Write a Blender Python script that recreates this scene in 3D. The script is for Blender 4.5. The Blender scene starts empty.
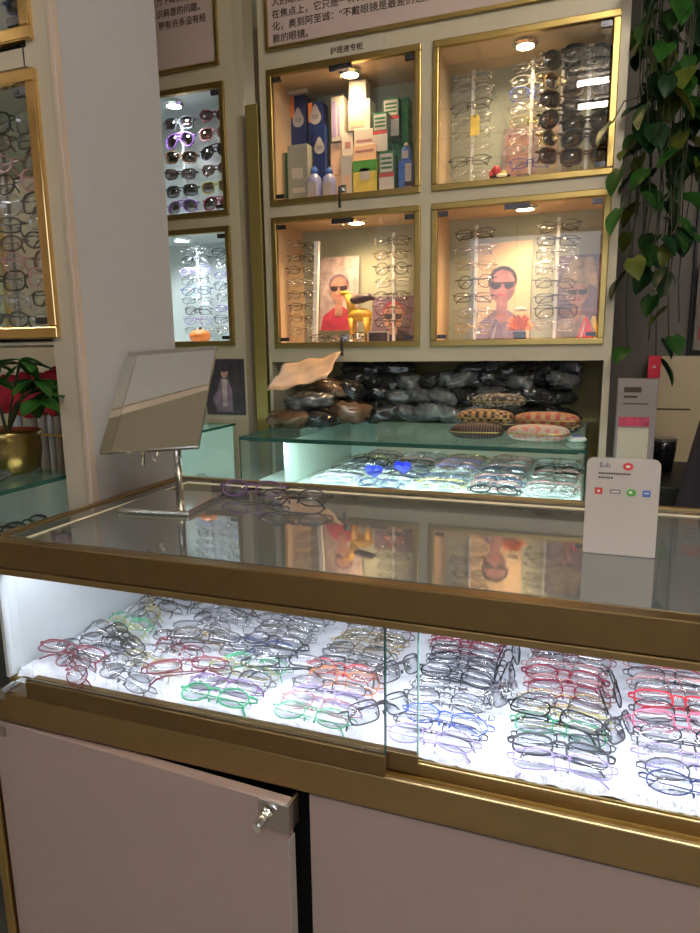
import bpy, bmesh, math, random
from math import sin, cos, pi, radians as rad
from mathutils import Vector, Matrix, Euler
random.seed(7)
S = bpy.context.scene
C = S.collection
# ------------------------------------------------------------------ materials
MATS = {}
def mat(name, col, rough=.5, metal=0., bump=0., scale=60., var=0., emit=None, es=0., coat=0., trans=0., pattern=None):
    m = bpy.data.materials.new(name); m.use_nodes = True
    nt = m.node_tree; b = nt.nodes['Principled BSDF']
    b.inputs['Base Color'].default_value = (*col, 1); b.inputs['Roughness'].default_value = rough
    b.inputs['Metallic'].default_value = metal
    if coat: b.inputs['Coat Weight'].default_value = coat; b.inputs['Coat Roughness'].default_value = .05
    if trans: b.inputs['Transmission Weight'].default_value = trans
    if emit: b.inputs['Emission Color'].default_value = (*emit, 1); b.inputs['Emission Strength'].default_value = es
    tc = nt.nodes.new('ShaderNodeTexCoord')
    n = nt.nodes.new('ShaderNodeTexNoise'); n.inputs['Scale'].default_value = scale; n.inputs['Detail'].default_value = 4
    nt.links.new(tc.outputs['Object'], n.inputs['Vector'])
    if var:
        r = nt.nodes.new('ShaderNodeValToRGB'); r.color_ramp.elements[0].position = .3; r.color_ramp.elements[1].position = .7
        r.color_ramp.elements[0].color = (*[c*(1-var) for c in col], 1)
        r.color_ramp.elements[1].color = (*[min(1, c*(1+var)) for c in col], 1)
        nt.links.new(n.outputs['Fac'], r.inputs['Fac']); nt.links.new(r.outputs['Color'], b.inputs['Base Color'])
    if bump:
        bp = nt.nodes.new('ShaderNodeBump'); bp.inputs['Strength'].default_value = bump; bp.inputs['Distance'].default_value = .002
        nt.links.new(n.outputs['Fac'], bp.inputs['Height']); nt.links.new(bp.outputs['Normal'], b.inputs['Normal'])
    if pattern:
        kind, col2, sc = pattern
        if kind == 'check':
            t = nt.nodes.new('ShaderNodeTexChecker'); t.inputs['Scale'].default_value = sc
            t.inputs['Color1'].default_value = (*col, 1); t.inputs['Color2'].default_value = (*col2, 1)
            nt.links.new(tc.outputs['Object'], t.inputs['Vector']); nt.links.new(t.outputs['Color'], b.inputs['Base Color'])
        else:
            if kind == 'wave':
                t = nt.nodes.new('ShaderNodeTexWave'); t.inputs['Scale'].default_value = sc
                t.inputs['Distortion'].default_value = 3; t.inputs['Detail'].default_value = 2
            else:
                t = nt.nodes.new('ShaderNodeTexVoronoi'); t.inputs['Scale'].default_value = sc
            nt.links.new(tc.outputs['Object'], t.inputs['Vector'])
            r = nt.nodes.new('ShaderNodeValToRGB'); r.color_ramp.elements[0].position = .35; r.color_ramp.elements[1].position = .55
            r.color_ramp.elements[0].color = (*col, 1); r.color_ramp.elements[1].color = (*col2, 1)
            nt.links.new(t.outputs[0], r.inputs['Fac']); nt.links.new(r.outputs['Color'], b.inputs['Base Color'])
    MATS[name] = m
    return m
def glassmat(name, tint=(1, 1, 1), refl=.08, rough=0., fres=True, gcol=(1, 1, 1), streak=0., haze=0.):
    m = bpy.data.materials.new(name); m.use_nodes = True; nt = m.node_tree; nt.nodes.clear()
    o = nt.nodes.new('ShaderNodeOutputMaterial'); mx = nt.nodes.new('ShaderNodeMixShader')
    t = nt.nodes.new('ShaderNodeBsdfTransparent'); g = nt.nodes.new('ShaderNodeBsdfGlossy')
    t.inputs['Color'].default_value = (*tint, 1); g.inputs['Roughness'].default_value = rough; g.inputs['Color'].default_value = (*gcol, 1)
    if fres:
        f = nt.nodes.new('ShaderNodeLayerWeight'); f.inputs['Blend'].default_value = .5
        pw = nt.nodes.new('ShaderNodeMath'); pw.operation = 'POWER'; pw.inputs[1].default_value = 5
        ma = nt.nodes.new('ShaderNodeMath'); ma.operation = 'MULTIPLY_ADD'
        ma.inputs[1].default_value = .9; ma.inputs[2].default_value = refl
        nt.links.new(f.outputs['Facing'], pw.inputs[0]); nt.links.new(pw.outputs[0], ma.inputs[0]); nt.links.new(ma.outputs[0], mx.inputs[0])
    else: mx.inputs[0].default_value = refl
    if streak:
        tc = nt.nodes.new('ShaderNodeTexCoord'); n = nt.nodes.new('ShaderNodeTexNoise'); n.inputs['Scale'].default_value = 9
        bp = nt.nodes.new('ShaderNodeBump'); bp.inputs['Strength'].default_value = streak; bp.inputs['Distance'].default_value = .003
        nt.links.new(tc.outputs['Object'], n.inputs['Vector']); nt.links.new(n.outputs['Fac'], bp.inputs['Height'])
        nt.links.new(bp.outputs['Normal'], g.inputs['Normal'])
    nt.links.new(t.outputs[0], mx.inputs[1]); nt.links.new(g.outputs[0], mx.inputs[2])
    if haze:
        df = nt.nodes.new('ShaderNodeBsdfDiffuse'); df.inputs['Color'].default_value = (.62, .60, .56, 1); m2 = nt.nodes.new('ShaderNodeMixShader'); m2.inputs[0].default_value = haze
        nt.links.new(mx.outputs[0], m2.inputs[1]); nt.links.new(df.outputs[0], m2.inputs[2]); nt.links.new(m2.outputs[0], o.inputs[0])
    else: nt.links.new(mx.outputs[0], o.inputs[0])
    MATS[name] = m
    return m
M = MATS
mat('cream', (.53, .46, .335), .35, bump=.05, scale=20, var=.03)
mat('column_paint', (.43, .425, .455), .6, bump=.1, scale=40, var=.02)
mat('beige_paint', (.50, .44, .35), .55, bump=.06, scale=40, var=.02)
mat('trim_pink', (.50, .40, .33), .4, bump=.03)
mat('box_white_shaded', (.26, .22, .22), .5, bump=.02)  # white product box; shade of the right corner is put into this grey
mat('wall_dim', (.21, .185, .17), .7, bump=.1, scale=30, var=.04)  # dimness of the unlit right side is put into this wall colour
mat('wall_room', (.62, .55, .44), .7, bump=.1, scale=30, var=.04)
mat('wall_light', (.82, .76, .62), .7, bump=.1, scale=30, var=.03)
mat('ceiling_tile', (.86, .80, .64), .8, bump=.3, scale=90, var=.05)
mat('grid_metal', (.25, .25, .24), .5, .3, bump=.05)
mat('floor_tile', (.32, .29, .26), .3, bump=.1, scale=12, var=.12)
mat('ochre', (.33, .24, .09), .6, bump=.1, var=.1, scale=12)
mat('gold', (.46, .33, .12), .32, 1., bump=.06, scale=25, var=.06)
mat('gold_polished', (.90, .62, .28), .12, 1., bump=.35, scale=9)
mat('gold_paint', (.36, .27, .09), .4, .6, bump=.04)
mat('bronze', (.235, .155, .065), .38, .85, bump=.06, scale=30, var=.05)
mat('bronze_light', (.34, .235, .105), .36, .85, bump=.06, scale=30, var=.05)
mat('laminate', (.40, .30, .28), .35, bump=.02, scale=60, var=.015)
mat('dark', (.010, .010, .010), .5, bump=.05)
mat('black_gap', (.004, .004, .004), .8, bump=.02)
mat('chrome', (.75, .74, .72), .12, 1., bump=.02, scale=20)
mat('steel', (.55, .52, .48), .3, 1., bump=.05)
mat('white_panel', (.50, .54, .55), .45, bump=.03, var=.02)
mat('mint_panel', (.50, .58, .54), .4, bump=.03, var=.02)
mat('fur', (.80, .82, .88), .9, bump=.9, scale=160, var=.05)
mat('white_deck', (.72, .80, .78), .8, bump=.6, scale=120, var=.08)
mat('led', (1, 1, 1), .5, emit=(.86, .92, 1), es=6)
mat('lamp_warm', (1, .9, .8), .5, emit=(1, .72, .38), es=30)
mat('lamp_cool', (1, 1, 1), .5, emit=(.9, .97, 1), es=14)
mat('tube', (1, 1, 1), .5, emit=(1, .91, .78), es=55)
mat('poster_pink', (.53, .40, .36), .5, bump=.03, var=.02, scale=8)
mat('ink', (.05, .03, .02), .6, bump=.02)
mat('red_ink', (.45, .02, .03), .5, bump=.02)
mat('led_reflection_strip', (.85, .78, .60), .3, bump=.02)  # pale tone imitates LED light reflected along the counter's inner strip
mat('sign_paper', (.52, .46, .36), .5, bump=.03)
mat('liner_cream', (.62, .50, .33), .5, bump=.03, var=.03, scale=10)
mat('liner_peach', (.64, .47, .30), .5, bump=.03, var=.03, scale=10)
mat('liner_grey', (.42, .46, .36), .55, bump=.03, var=.03, scale=10)
mat('liner_cool', (.62, .68, .66), .5, bump=.03, var=.03, scale=10)
mat('liner_dark', (.20, .20, .18), .5, bump=.03, var=.2, scale=10)
mat('mirror', (.86, .86, .82), .015, 1., bump=.0)
mat('mirror_old', (.70, .70, .62), .05, 1., bump=.12, scale=5)
mat('acrylic', (.85, .86, .86), .15, bump=.02)
mat('black_gloss', (.012, .012, .013), .18, bump=.02)
mat('charcoal', (.05, .05, .06), .35, bump=.02)
mat('tortoise', (.10, .045, .02), .2, var=.6, scale=90)
mat('gunmetal', (.11, .11, .13), .25, .9, bump=.02)
mat('silver', (.60, .60, .62), .2, 1., bump=.02)
mat('goldwire', (.70, .52, .22), .2, 1., bump=.02)
mat('clear_frame', (.70, .72, .74), .15, bump=.02, trans=.4)
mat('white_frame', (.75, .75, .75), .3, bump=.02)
mat('pink', (.72, .16, .26), .25, bump=.02)
mat('rose', (.55, .28, .28), .25, .3, bump=.02)
mat('red', (.60, .03, .05), .25, bump=.02)
mat('wine', (.22, .015, .04), .25, bump=.02)
mat('blue', (.04, .10, .50), .25, bump=.02)
mat('navy', (.02, .04, .16), .3, bump=.02)
mat('lilac', (.38, .30, .62), .25, bump=.02)
mat('green', (.05, .42, .20), .25, bump=.02)
mat('olive', (.42, .38, .12), .3, bump=.02)
mat('orange', (.80, .26, .08), .3, bump=.02)
mat('purple', (.20, .08, .30), .3, bump=.02)
glassmat('glass', refl=.05); glassmat('lens', tint=(.965, .97, .985), refl=.07)
glassmat('lens_sun', tint=(.16, .13, .12), refl=.12); glassmat('lens_brown', tint=(.30, .17, .10), refl=.12)
glassmat('lens_grad', tint=(.45, .36, .38), refl=.12)
glassmat('glass_green', tint=(.95, .985, .97), refl=.07)
glassmat('glass_dark', tint=(.40, .42, .42), refl=.40, fres=False, gcol=(.95, .95, .93), streak=.05, rough=.03, haze=.10)
glassmat('glass_case_top', tint=(.84, .92, .89), refl=.30, fres=False, gcol=(.85, .95, .92))
mat('glass_edge', (.02, .10, .08), .2, bump=.02)
mat('glass_edge_light', (.35, .62, .55), .2, bump=.02)
mat('leaf', (.035, .14, .02), .35, bump=.2, var=.5, scale=14)
mat('leaf_dark', (.013, .055, .018), .35, bump=.2, var=.4, scale=14)
mat('leaf_yellow', (.16, .20, .03), .35, bump=.2, var=.4, scale=14)
mat('leaf_bright', (.06, .22, .04), .35, bump=.2, var=.4, scale=14)
mat('vine', (.025, .035, .012), .6, bump=.1)
mat('plastic_black', (.018, .018, .02), .16, bump=.9, scale=18, var=.5, coat=.6)
mat('plastic_grey', (.10, .10, .105), .16, bump=.9, scale=18, var=.7, coat=.6)
mat('plastic_brown', (.12, .065, .035), .2, bump=.9, scale=16, var=.6, coat=.5)
mat('knit_grey', (.30, .26, .21), .7, bump=.6, scale=200, pattern=('voronoi', (.05, .04, .04), 90))
mat('knit_gold', (.42, .24, .10), .6, bump=.5, scale=200, pattern=('check', (.05, .03, .025), 95))
mat('knit_dark', (.10, .055, .05), .6, bump=.5, scale=200, pattern=('wave', (.02, .015, .015), 45))
mat('knit_red', (.34, .06, .05), .6, bump=.5, scale=200, pattern=('check', (.35, .24, .12), 80))
mat('knit_pink', (.55, .20, .18), .6, bump=.5, scale=200, pattern=('voronoi', (.45, .40, .34), 70))
mat('paper_peach', (.72, .46, .28), .5, bump=.2, scale=12, var=.2)
mat('paper', (.70, .66, .60), .6, bump=.05, scale=40)
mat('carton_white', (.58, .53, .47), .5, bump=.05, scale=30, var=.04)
mat('carton_blue', (.015, .035, .16), .4, bump=.04)
mat('carton_grey', (.33, .34, .28), .5, bump=.04, scale=30, var=.05)
mat('carton_green', (.01, .15, .06), .4, bump=.04)
mat('carton_yellow', (.70, .55, .10), .45, bump=.04, scale=25, var=.25)
mat('carton_peach', (.74, .48, .32), .5, bump=.04)
mat('band_red', (.60, .05, .05), .4, bump=.03)
mat('bottle_violet', (.34, .36, .62), .3, bump=.04)
mat('bottle_blue', (.05, .14, .48), .3, bump=.04)
mat('fabric_red', (.55, .015, .04), .7, bump=.8, scale=30, var=.25)
mat('brass', (.55, .42, .16), .3, 1., bump=.1, scale=40)
mat('ceramic_blue', (.10, .14, .16), .3, bump=.05)
mat('flower_orange', (.90, .22, .03), .55, bump=.2)
mat('flower_white', (.85, .80, .60), .5, bump=.2)
mat('toy_yellow', (.75, .42, .05), .5, bump=.3, scale=80, var=.2)
mat('skin', (.50, .27, .21), .5, bump=.02, var=.45, scale=28); mat('skin_dark', (.34, .15, .15), .5, bump=.02, var=.45, scale=28)
mat('print_dark', (.05, .035, .05), .4, bump=.02, var=.45, scale=28); mat('print_violet', (.22, .15, .22), .4, bump=.02, var=.45, scale=28)
mat('print_pale', (.50, .40, .40), .4, bump=.02, var=.45, scale=28); mat('print_red', (.50, .05, .10), .4, bump=.02, var=.45, scale=28); mat('print_straw', (.42, .32, .20), .4, bump=.02, var=.45, scale=28)
mat('coat', (.018, .010, .018), .85, bump=.5, scale=20)
mat('green_logo', (.10, .38, .06), .4, bump=.02); mat('blue_logo', (.08, .16, .50), .4, bump=.02)
mat('white_card', (.50, .455, .43), .25, bump=.02); mat('white_ink', (.8, .78, .75), .4, bump=.02)
mat('grey_ink', (.22, .20, .24), .5, bump=.02); mat('blue_gem', (.01, .02, .60), .08, bump=.02, emit=None, coat=1)
# ------------------------------------------------------------------ builders
class MB:
    def __init__(s): s.bm = bmesh.new(); s.mi = 0
    def _f(s, vs):
        try:
            f = s.bm.faces.new(vs); f.material_index = s.mi; return f
        except ValueError: return None
    def box(s, x0, x1, y0, y1, z0, z1, mx=None):
        v = [s.bm.verts.new((x, y, z)) for z in (z0, z1) for y in (y0, y1) for x in (x0, x1)]
        for q in ((0, 2, 3, 1), (4, 5, 7, 6), (0, 1, 5, 4), (2, 6, 7, 3), (0, 4, 6, 2), (1, 3, 7, 5)): s._f([v[i] for i in q])
        if mx is not None:
            for a in v: a.co = mx @ a.co
        return s
    def cb(s, c, d, mx=None): return s.box(c[0]-d[0]/2, c[0]+d[0]/2, c[1]-d[1]/2, c[1]+d[1]/2, c[2]-d[2]/2, c[2]+d[2]/2, mx)
    def tube(s, pts, r, n=6, closed=False, cap=True):
        P = [Vector(p) for p in pts]; N = len(P); rings = []
        rr = r if isinstance(r, (list, tuple)) else [r]*N
        up = None
        for i in range(N):
            if closed: t = P[(i+1) % N]-P[i-1]
            else: t = P[min(i+1, N-1)]-P[max(i-1, 0)]
            t.normalize()
            if up is None:
                up = Vector((0, 0, 1)) if abs(t.z) < .8 else Vector((0, 1, 0))
            a = t.cross(up)
            if a.length < 1e-4: a = t.orthogonal()
            a.normalize(); b = a.cross(t).normalized(); up = b
            rings.append([s.bm.verts.new(P[i]+a*cos(2*pi*k/n)*rr[i]+b*sin(2*pi*k/n)*rr[i]) for k in range(n)])
        for i in range(N if closed else N-1):
            A, B = rings[i], rings[(i+1) % N]
            for k in range(n): s._f([A[k], A[(k+1) % n], B[(k+1) % n], B[k]])
        if cap and not closed: s._f(rings[0][::-1]); s._f(rings[-1])
        return s
    def cyl(s, a, b, r, n=16): return s.tube([a, b], r, n)
    def lathe(s, prof, n=24, c=(0, 0, 0)):
        rings = [[s.bm.verts.new((c[0]+r*cos(2*pi*k/n), c[1]+r*sin(2*pi*k/n), c[2]+z)) for k in range(n)] for r, z in prof]
        for A, B in zip(rings, rings[1:]):
            for k in range(n): s._f([A[k], A[(k+1) % n], B[(k+1) % n], B[k]])
        s._f(rings[0][::-1]); s._f(rings[-1]); return s
    def prism(s, pts, d):   # pts list of 3-D points in a plane, d = extrusion vector
        a = [s.bm.verts.new(p) for p in pts]; b = [s.bm.verts.new(Vector(p)+Vector(d)) for p in pts]; n = len(a)
        s._f(a[::-1]); s._f(b)
        for i in range(n): s._f([a[i], a[(i+1) % n], b[(i+1) % n], b[i]])
        return s
    def blob(s, c, r, nu=20, nv=12, e=1., e2=1., fn=None, mx=None):
        pw = lambda v, k: math.copysign(abs(v)**k, v)
        rows = []
        for j in range(nv+1):
            ph = -pi/2+pi*j/nv; row = []
            for i in range(nu):
                th = 2*pi*i/nu
                p = Vector((pw(cos(ph), e2)*pw(cos(th), e)*r[0], pw(cos(ph), e2)*pw(sin(th), e)*r[1], pw(sin(ph), e2)*r[2]))
                if fn: p = fn(p)
                if mx is not None: p = mx @ p
                row.append(s.bm.verts.new(p+Vector(c)))
                if j in (0, nv): row = row[:1]; break
            rows.append(row)
        for j in range(nv):
            A, B = rows[j], rows[j+1]
            for i in range(nu):
                k = (i+1) % nu
                if len(A) == 1: s._f([A[0], B[k], B[i]])
                elif len(B) == 1: s._f([A[i], A[k], B[0]])
                else: s._f([A[i], A[k], B[k], B[i]])
        return s
    def mesh(s, name, smooth=False):
        bmesh.ops.recalc_face_normals(s.bm, faces=s.bm.faces)
        me = bpy.data.meshes.new(name); s.bm.to_mesh(me); s.bm.free()
        if smooth:
            for p in me.polygons: p.use_smooth = True
        return me
    def build(s, name, m, parent=None, smooth=False, bevel=0.):
        me = s.mesh(name, smooth)
        ms = m if isinstance(m, (list, tuple)) else [m]
        for q in ms: me.materials.append(M[q] if isinstance(q, str) else q)
        o = bpy.data.objects.new(name, me); C.objects.link(o)
        if parent is not None: o.parent = parent
        if bevel:
            b = o.modifiers.new('Bevel', 'BEVEL'); b.width = bevel; b.segments = 2; b.limit_method = 'ANGLE'
        return o
def tag(o, label, cat, group=None, kind=None):
    o['label'] = label; o['category'] = cat
    if group: o['group'] = group
    if kind: o['kind'] = kind
    return o
def thing(name, label, cat, loc=(0, 0, 0), rot=(0, 0, 0), group=None):
    o = bpy.data.objects.new(name, None); C.objects.link(o); o.location = loc; o.rotation_euler = rot
    o.empty_display_size = .02
    return tag(o, label, cat, group)
def struct(mb, name, m, bevel=0.):
    o = mb.build(name, m, None, bevel=bevel); o['kind'] = 'structure'; return o
def copy_tree(o, parent=None):
    c = o.copy(); C.objects.link(c)
    if parent is not None: c.parent = parent
    for ch in o.children: copy_tree(ch, c)
    return c
def text(body, size, m, parent, loc, name='lettering', rot=(pi/2, 0, 0), bold=0., depth=.0006, sx=1., align='LEFT', space=1.):
    cu = bpy.data.curves.new('text', 'FONT'); cu.body = body; cu.size = size; cu.offset = bold; cu.extrude = depth
    cu.space_character = space; cu.align_x = align; cu.resolution_u = 3
    t = bpy.data.objects.new('text', cu); C.objects.link(t); bpy.context.view_layer.update()
    me = bpy.data.meshes.new_from_object(t.evaluated_get(bpy.context.evaluated_depsgraph_get()))
    bpy.data.objects.remove(t); bpy.data.curves.remove(cu)
    me.materials.clear(); me.materials.append(M[m])
    o = bpy.data.objects.new(name, me); C.objects.link(o); o.parent = parent
    o.location = loc; o.rotation_euler = rot; o.scale = (sx, 1, 1)
    return o
ORD = ['first', 'second', 'third', 'fourth', 'fifth', 'sixth', 'seventh', 'eighth', 'ninth', 'tenth', 'eleventh', 'twelfth', 'thirteenth', 'fourteenth', 'fifteenth', 'sixteenth', 'seventeenth', 'eighteenth', 'nineteenth', 'twentieth', 'twenty-first', 'twenty-second', 'twenty-third', 'twenty-fourth']
# ------------------------------------------------------------------ glasses
def outline(shape, side):
    w, h, n, cx = {'rect': (.052, .029, 3.6, .034), 'oval': (.050, .031, 2.1, .034), 'round': (.045, .041, 2, .033),
                   'browline': (.051, .033, 3.0, .034), 'aviator': (.055, .046, 2.4, .035), 'square': (.053, .040, 3.2, .035),
                   'slim': (.053, .023, 3.2, .034), 'cat': (.052, .034, 2.6, .034)}[shape]
    pts = []
    for i in range(22):
        t = 2*pi*i/22
        x = math.copysign(abs(cos(t))**(2/n), cos(t))*w/2; y = math.copysign(abs(sin(t))**(2/n), sin(t))*h/2
        if shape == 'aviator': y += -.004*(x/(w/2)); x *= 1-.16*(-y/(h/2)) if y < 0 else 1
        if shape == 'cat' and y > 0: y += .006*max(0, x/(w/2))
        X = side*(cx+x)
        pts.append(Vector((X, y, -1.6*X*X)))
    return pts, cx, w, h
GM = {}
def glasses_meshes(shape, thick):
    k = (shape, thick)
    if k in GM: return GM[k]
    fr = MB(); lens = []
    for sd in (-1, 1):
        p, cx, w, h = outline(shape, sd)
        fr.tube(p, thick, 5, closed=True)
        if thick > .0015: fr.tube([q+Vector((0, 0, -.0018)) for q in p], thick*.8, 4, closed=True)
        l = MB(); a = [q+Vector((0, 0, .0006)) for q in p]; l.prism(a, (0, 0, -.0016)); lens.append(l.mesh('lens'))
        ex = sd*(cx+w/2); zz = -1.6*ex*ex
        fr.tube([(ex-sd*.001, h*.22, zz), (ex+sd*.004, h*.25, zz-.001), (sd*.0675, h*.25, zz-.004)], thick*1.3, 5)
        if thick < .0016:  # nose pad arm
            fr.tube([(sd*.012, -.003, 0), (sd*.008, -.006, -.006)], .0006, 4); fr.blob((sd*.0075, -.007, -.007), (.0016, .004, .0025), 6, 4)
    y = .22*h
    fr.tube([(-.012, y*.6, -.0002), (-.005, y+.002, .001), (.005, y+.002, .001), (.012, y*.6, -.0002)], thick*1.2, 5)
    if shape == 'aviator': fr.tube([(-.02, h/2-.001, 0), (0, h/2+.001, .001), (.02, h/2-.001, 0)], thick, 5)
    tm = []
    for sd in (-1, 1):
        t = MB(); z0 = -1.6*.0675**2-.004; dz = -.004 if sd < 0 else -.009; y = h*.25
        P = [(sd*.0675, y, z0), (sd*.0665, y, z0-.004+dz*.3), (sd*.055, y, z0-.005+dz*.6), (0, y-.001, z0-.005+dz), (-sd*.030, y-.003, z0-.004+dz), (-sd*.045, y-.010, z0-.003+dz), (-sd*.056, y-.024, z0-.002+dz)]
        r = thick*.95
        t.tube(P, [r, r, r, r, r*1.1, r*1.5, r*1.2], 5); tm.append(t.mesh('temple'))
    GM[k] = (fr.mesh('front_frame'), lens, tm)
    return GM[k]
PRO = {}
def glasses(label, loc, rot, color, shape='rect', thick=.0009, lens='lens', group=None, name='eyeglasses', cat='glasses', scale=1., tip=None):
    fm, lm, tm = glasses_meshes(shape, thick)
    key = (shape, thick)
    if key not in PRO:
        root = bpy.data.objects.new(name, None); root.empty_display_size = .02
        ch = []
        for n, me in [('front_frame', fm), ('lens', lm[0]), ('lens', lm[1]), ('temple', tm[0]), ('temple', tm[1])]:
            if not me.materials: me.materials.append(None)
            for p in me.polygons: p.use_smooth = True
            ch.append(bpy.data.objects.new(n, me))
        PRO[key] = (root, ch)
    root, ch = PRO[key]
    r = root.copy(); r.name = name; C.objects.link(r)
    r.location = loc; r.rotation_euler = rot; r.scale = (scale,)*3
    tag(r, label, cat, group)
    for o in ch:
        c = o.copy(); C.objects.link(c); c.parent = r
        c.material_slots[0].link = 'OBJECT'
        c.material_slots[0].material = M[lens] if o.name.startswith('lens') else M[tip if tip and o.name.startswith('temple') else color]
    return r
# ------------------------------------------------------------------ the room
struct(MB().box(-3.6, 2.6, -2.6, 3.2, -.05, 0), 'floor', 'floor_tile')
struct(MB().box(-3.6, 2.6, -2.6, 3.2, 2.7, 2.75), 'ceiling', 'ceiling_tile')
g = MB()
x = -3.6
while x < 2.6: g.box(x-.012, x+.012, -2.6, 3.0, 2.693, 2.70); x += .6
y = -2.6
while y < 3.0: g.box(-3.6, 2.6, y-.012, y+.012, 2.692, 2.699); y += .6
struct(g, 'trim_1', 'grid_metal')
fw = MB()
fw.box(-3.6, 2.6, -2.65, -2.6, 0, .8).box(-3.6, 2.6, -2.65, -2.6, 2.3, 2.7).box(-3.6, -1.2, -2.65, -2.6, .8, 2.3).box(1.6, 2.6, -2.65, -2.6, .8, 2.3)
struct(fw, 'wall_front', 'wall_light')
struct(MB().box(-1.25, 1.65, -2.63, -2.61, 1.52, 1.56).box(.18, .22, -2.63, -2.61, .8, 2.3).box(-1.25, 1.65, -2.63, -2.6, .78, .82).box(-1.25, 1.65, -2.63, -2.6, 2.28, 2.32), 'window_1', 'grid_metal')
struct(MB().box(-3.65, -3.6, -2.6, 3.2, 0, 2.7), 'wall_west', 'wall_room')
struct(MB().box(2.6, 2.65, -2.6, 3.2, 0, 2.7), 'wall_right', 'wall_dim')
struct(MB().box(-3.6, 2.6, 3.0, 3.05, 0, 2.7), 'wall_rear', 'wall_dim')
# white column and left hand wall with its own built in cabinets (front plane y=.985)
LX = -.955
b = MB(); b.box(-.955, -.89, .985, 1.275, 0, 2.7)
b.box(-2.6, -.955, 1.255, 1.275, 0, 2.7)
b.box(-2.6, -.955, .985, 1.255, 1.745, 1.775).box(-2.6, -.955, .985, 1.255, 1.262, 1.268).box(-2.6, -.955, .985, 1.255, 2.3, 2.7).box(-2.6, -.955, 1.05, 1.255, 0, .78)
struct(b, 'wall_left', 'beige_paint')
struct(MB().box(-.8899, -.887, .992, 1.2755, 0, 2.7).box(-1.2, -.89, 1.2752, 1.277, 0, 2.7), 'wall_column', 'column_paint')
struct(MB().box(-.8965, -.885, .975, .992, 0, 2.7), 'trim_2', 'trim_pink', bevel=.002)
struct(MB().box(-.962, -.9605, .9835, .986, 1.745, 1.78), 'trim_3', 'dark')
# ------------------------------------------------------------------ wall unit with niches
W = 2.05; DP = 2.285
COLS = [(-1.014, -.512), (-.472, .032)]; ROWS = [(1.252, 1.672), (1.713, 2.12)]
u = MB()
def unit(u, x0, x1, cols, rows, rec=None, zlo=0.):
    xs = [x0]+[v for c in cols for v in c]+[x1]
    for i in range(0, len(xs), 2): u.box(xs[i], xs[i+1], W, 2.38, rows[0][0], rows[-1][1])
    for a, c in cols:
        for (r0, r1), (s0, s1) in zip(rows, rows[1:]): u.box(a, c, W, 2.38, r1, s0)
    u.box(x0, x1, W, 2.38, rows[-1][1], 2.7)
    if rec:
        u.box(x0, x1, W, 2.38, rec[1], rows[0][0]); u.box(x0, x0+.012, W, 2.38, rec[0], rec[1]); u.box(x1-.02, x1, W, 2.38, rec[0], rec[1])
        u.box(x0, x1, W, 2.38, zlo, rec[0])
    else: u.box(x0, x1, W, 2.38, zlo, rows[0][0])
unit(u, -1.045, .058, COLS, ROWS, rec=(.78, 1.203)); struct(u, 'wall_back', 'cream')
u = MB(); unit(u, -1.95, -1.135, [(-1.69, -1.177)], [(1.263, 1.66), (1.70, 2.113)]); struct(u, 'wall_back_left', 'cream')
struct(MB().box(-1.032, .037, 2.33, 2.335, .79, 1.2), 'trim_4', 'ochre')
# mirror strip between the two units, and gold post in front
o = tag(MB().box(-1.135, -1.045, 2.12, 2.125, .0, 2.7).build('wall_mirror', 'mirror_old'), 'tall narrow mirror strip between the two white shelving units', 'mirror')
tag(MB().box(-1.104, -1.058, 2.055, 2.10, .0, 2.035).build('post', 'gold_paint', bevel=.002), 'gold painted square post in front of the narrow mirror strip', 'post')

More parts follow.
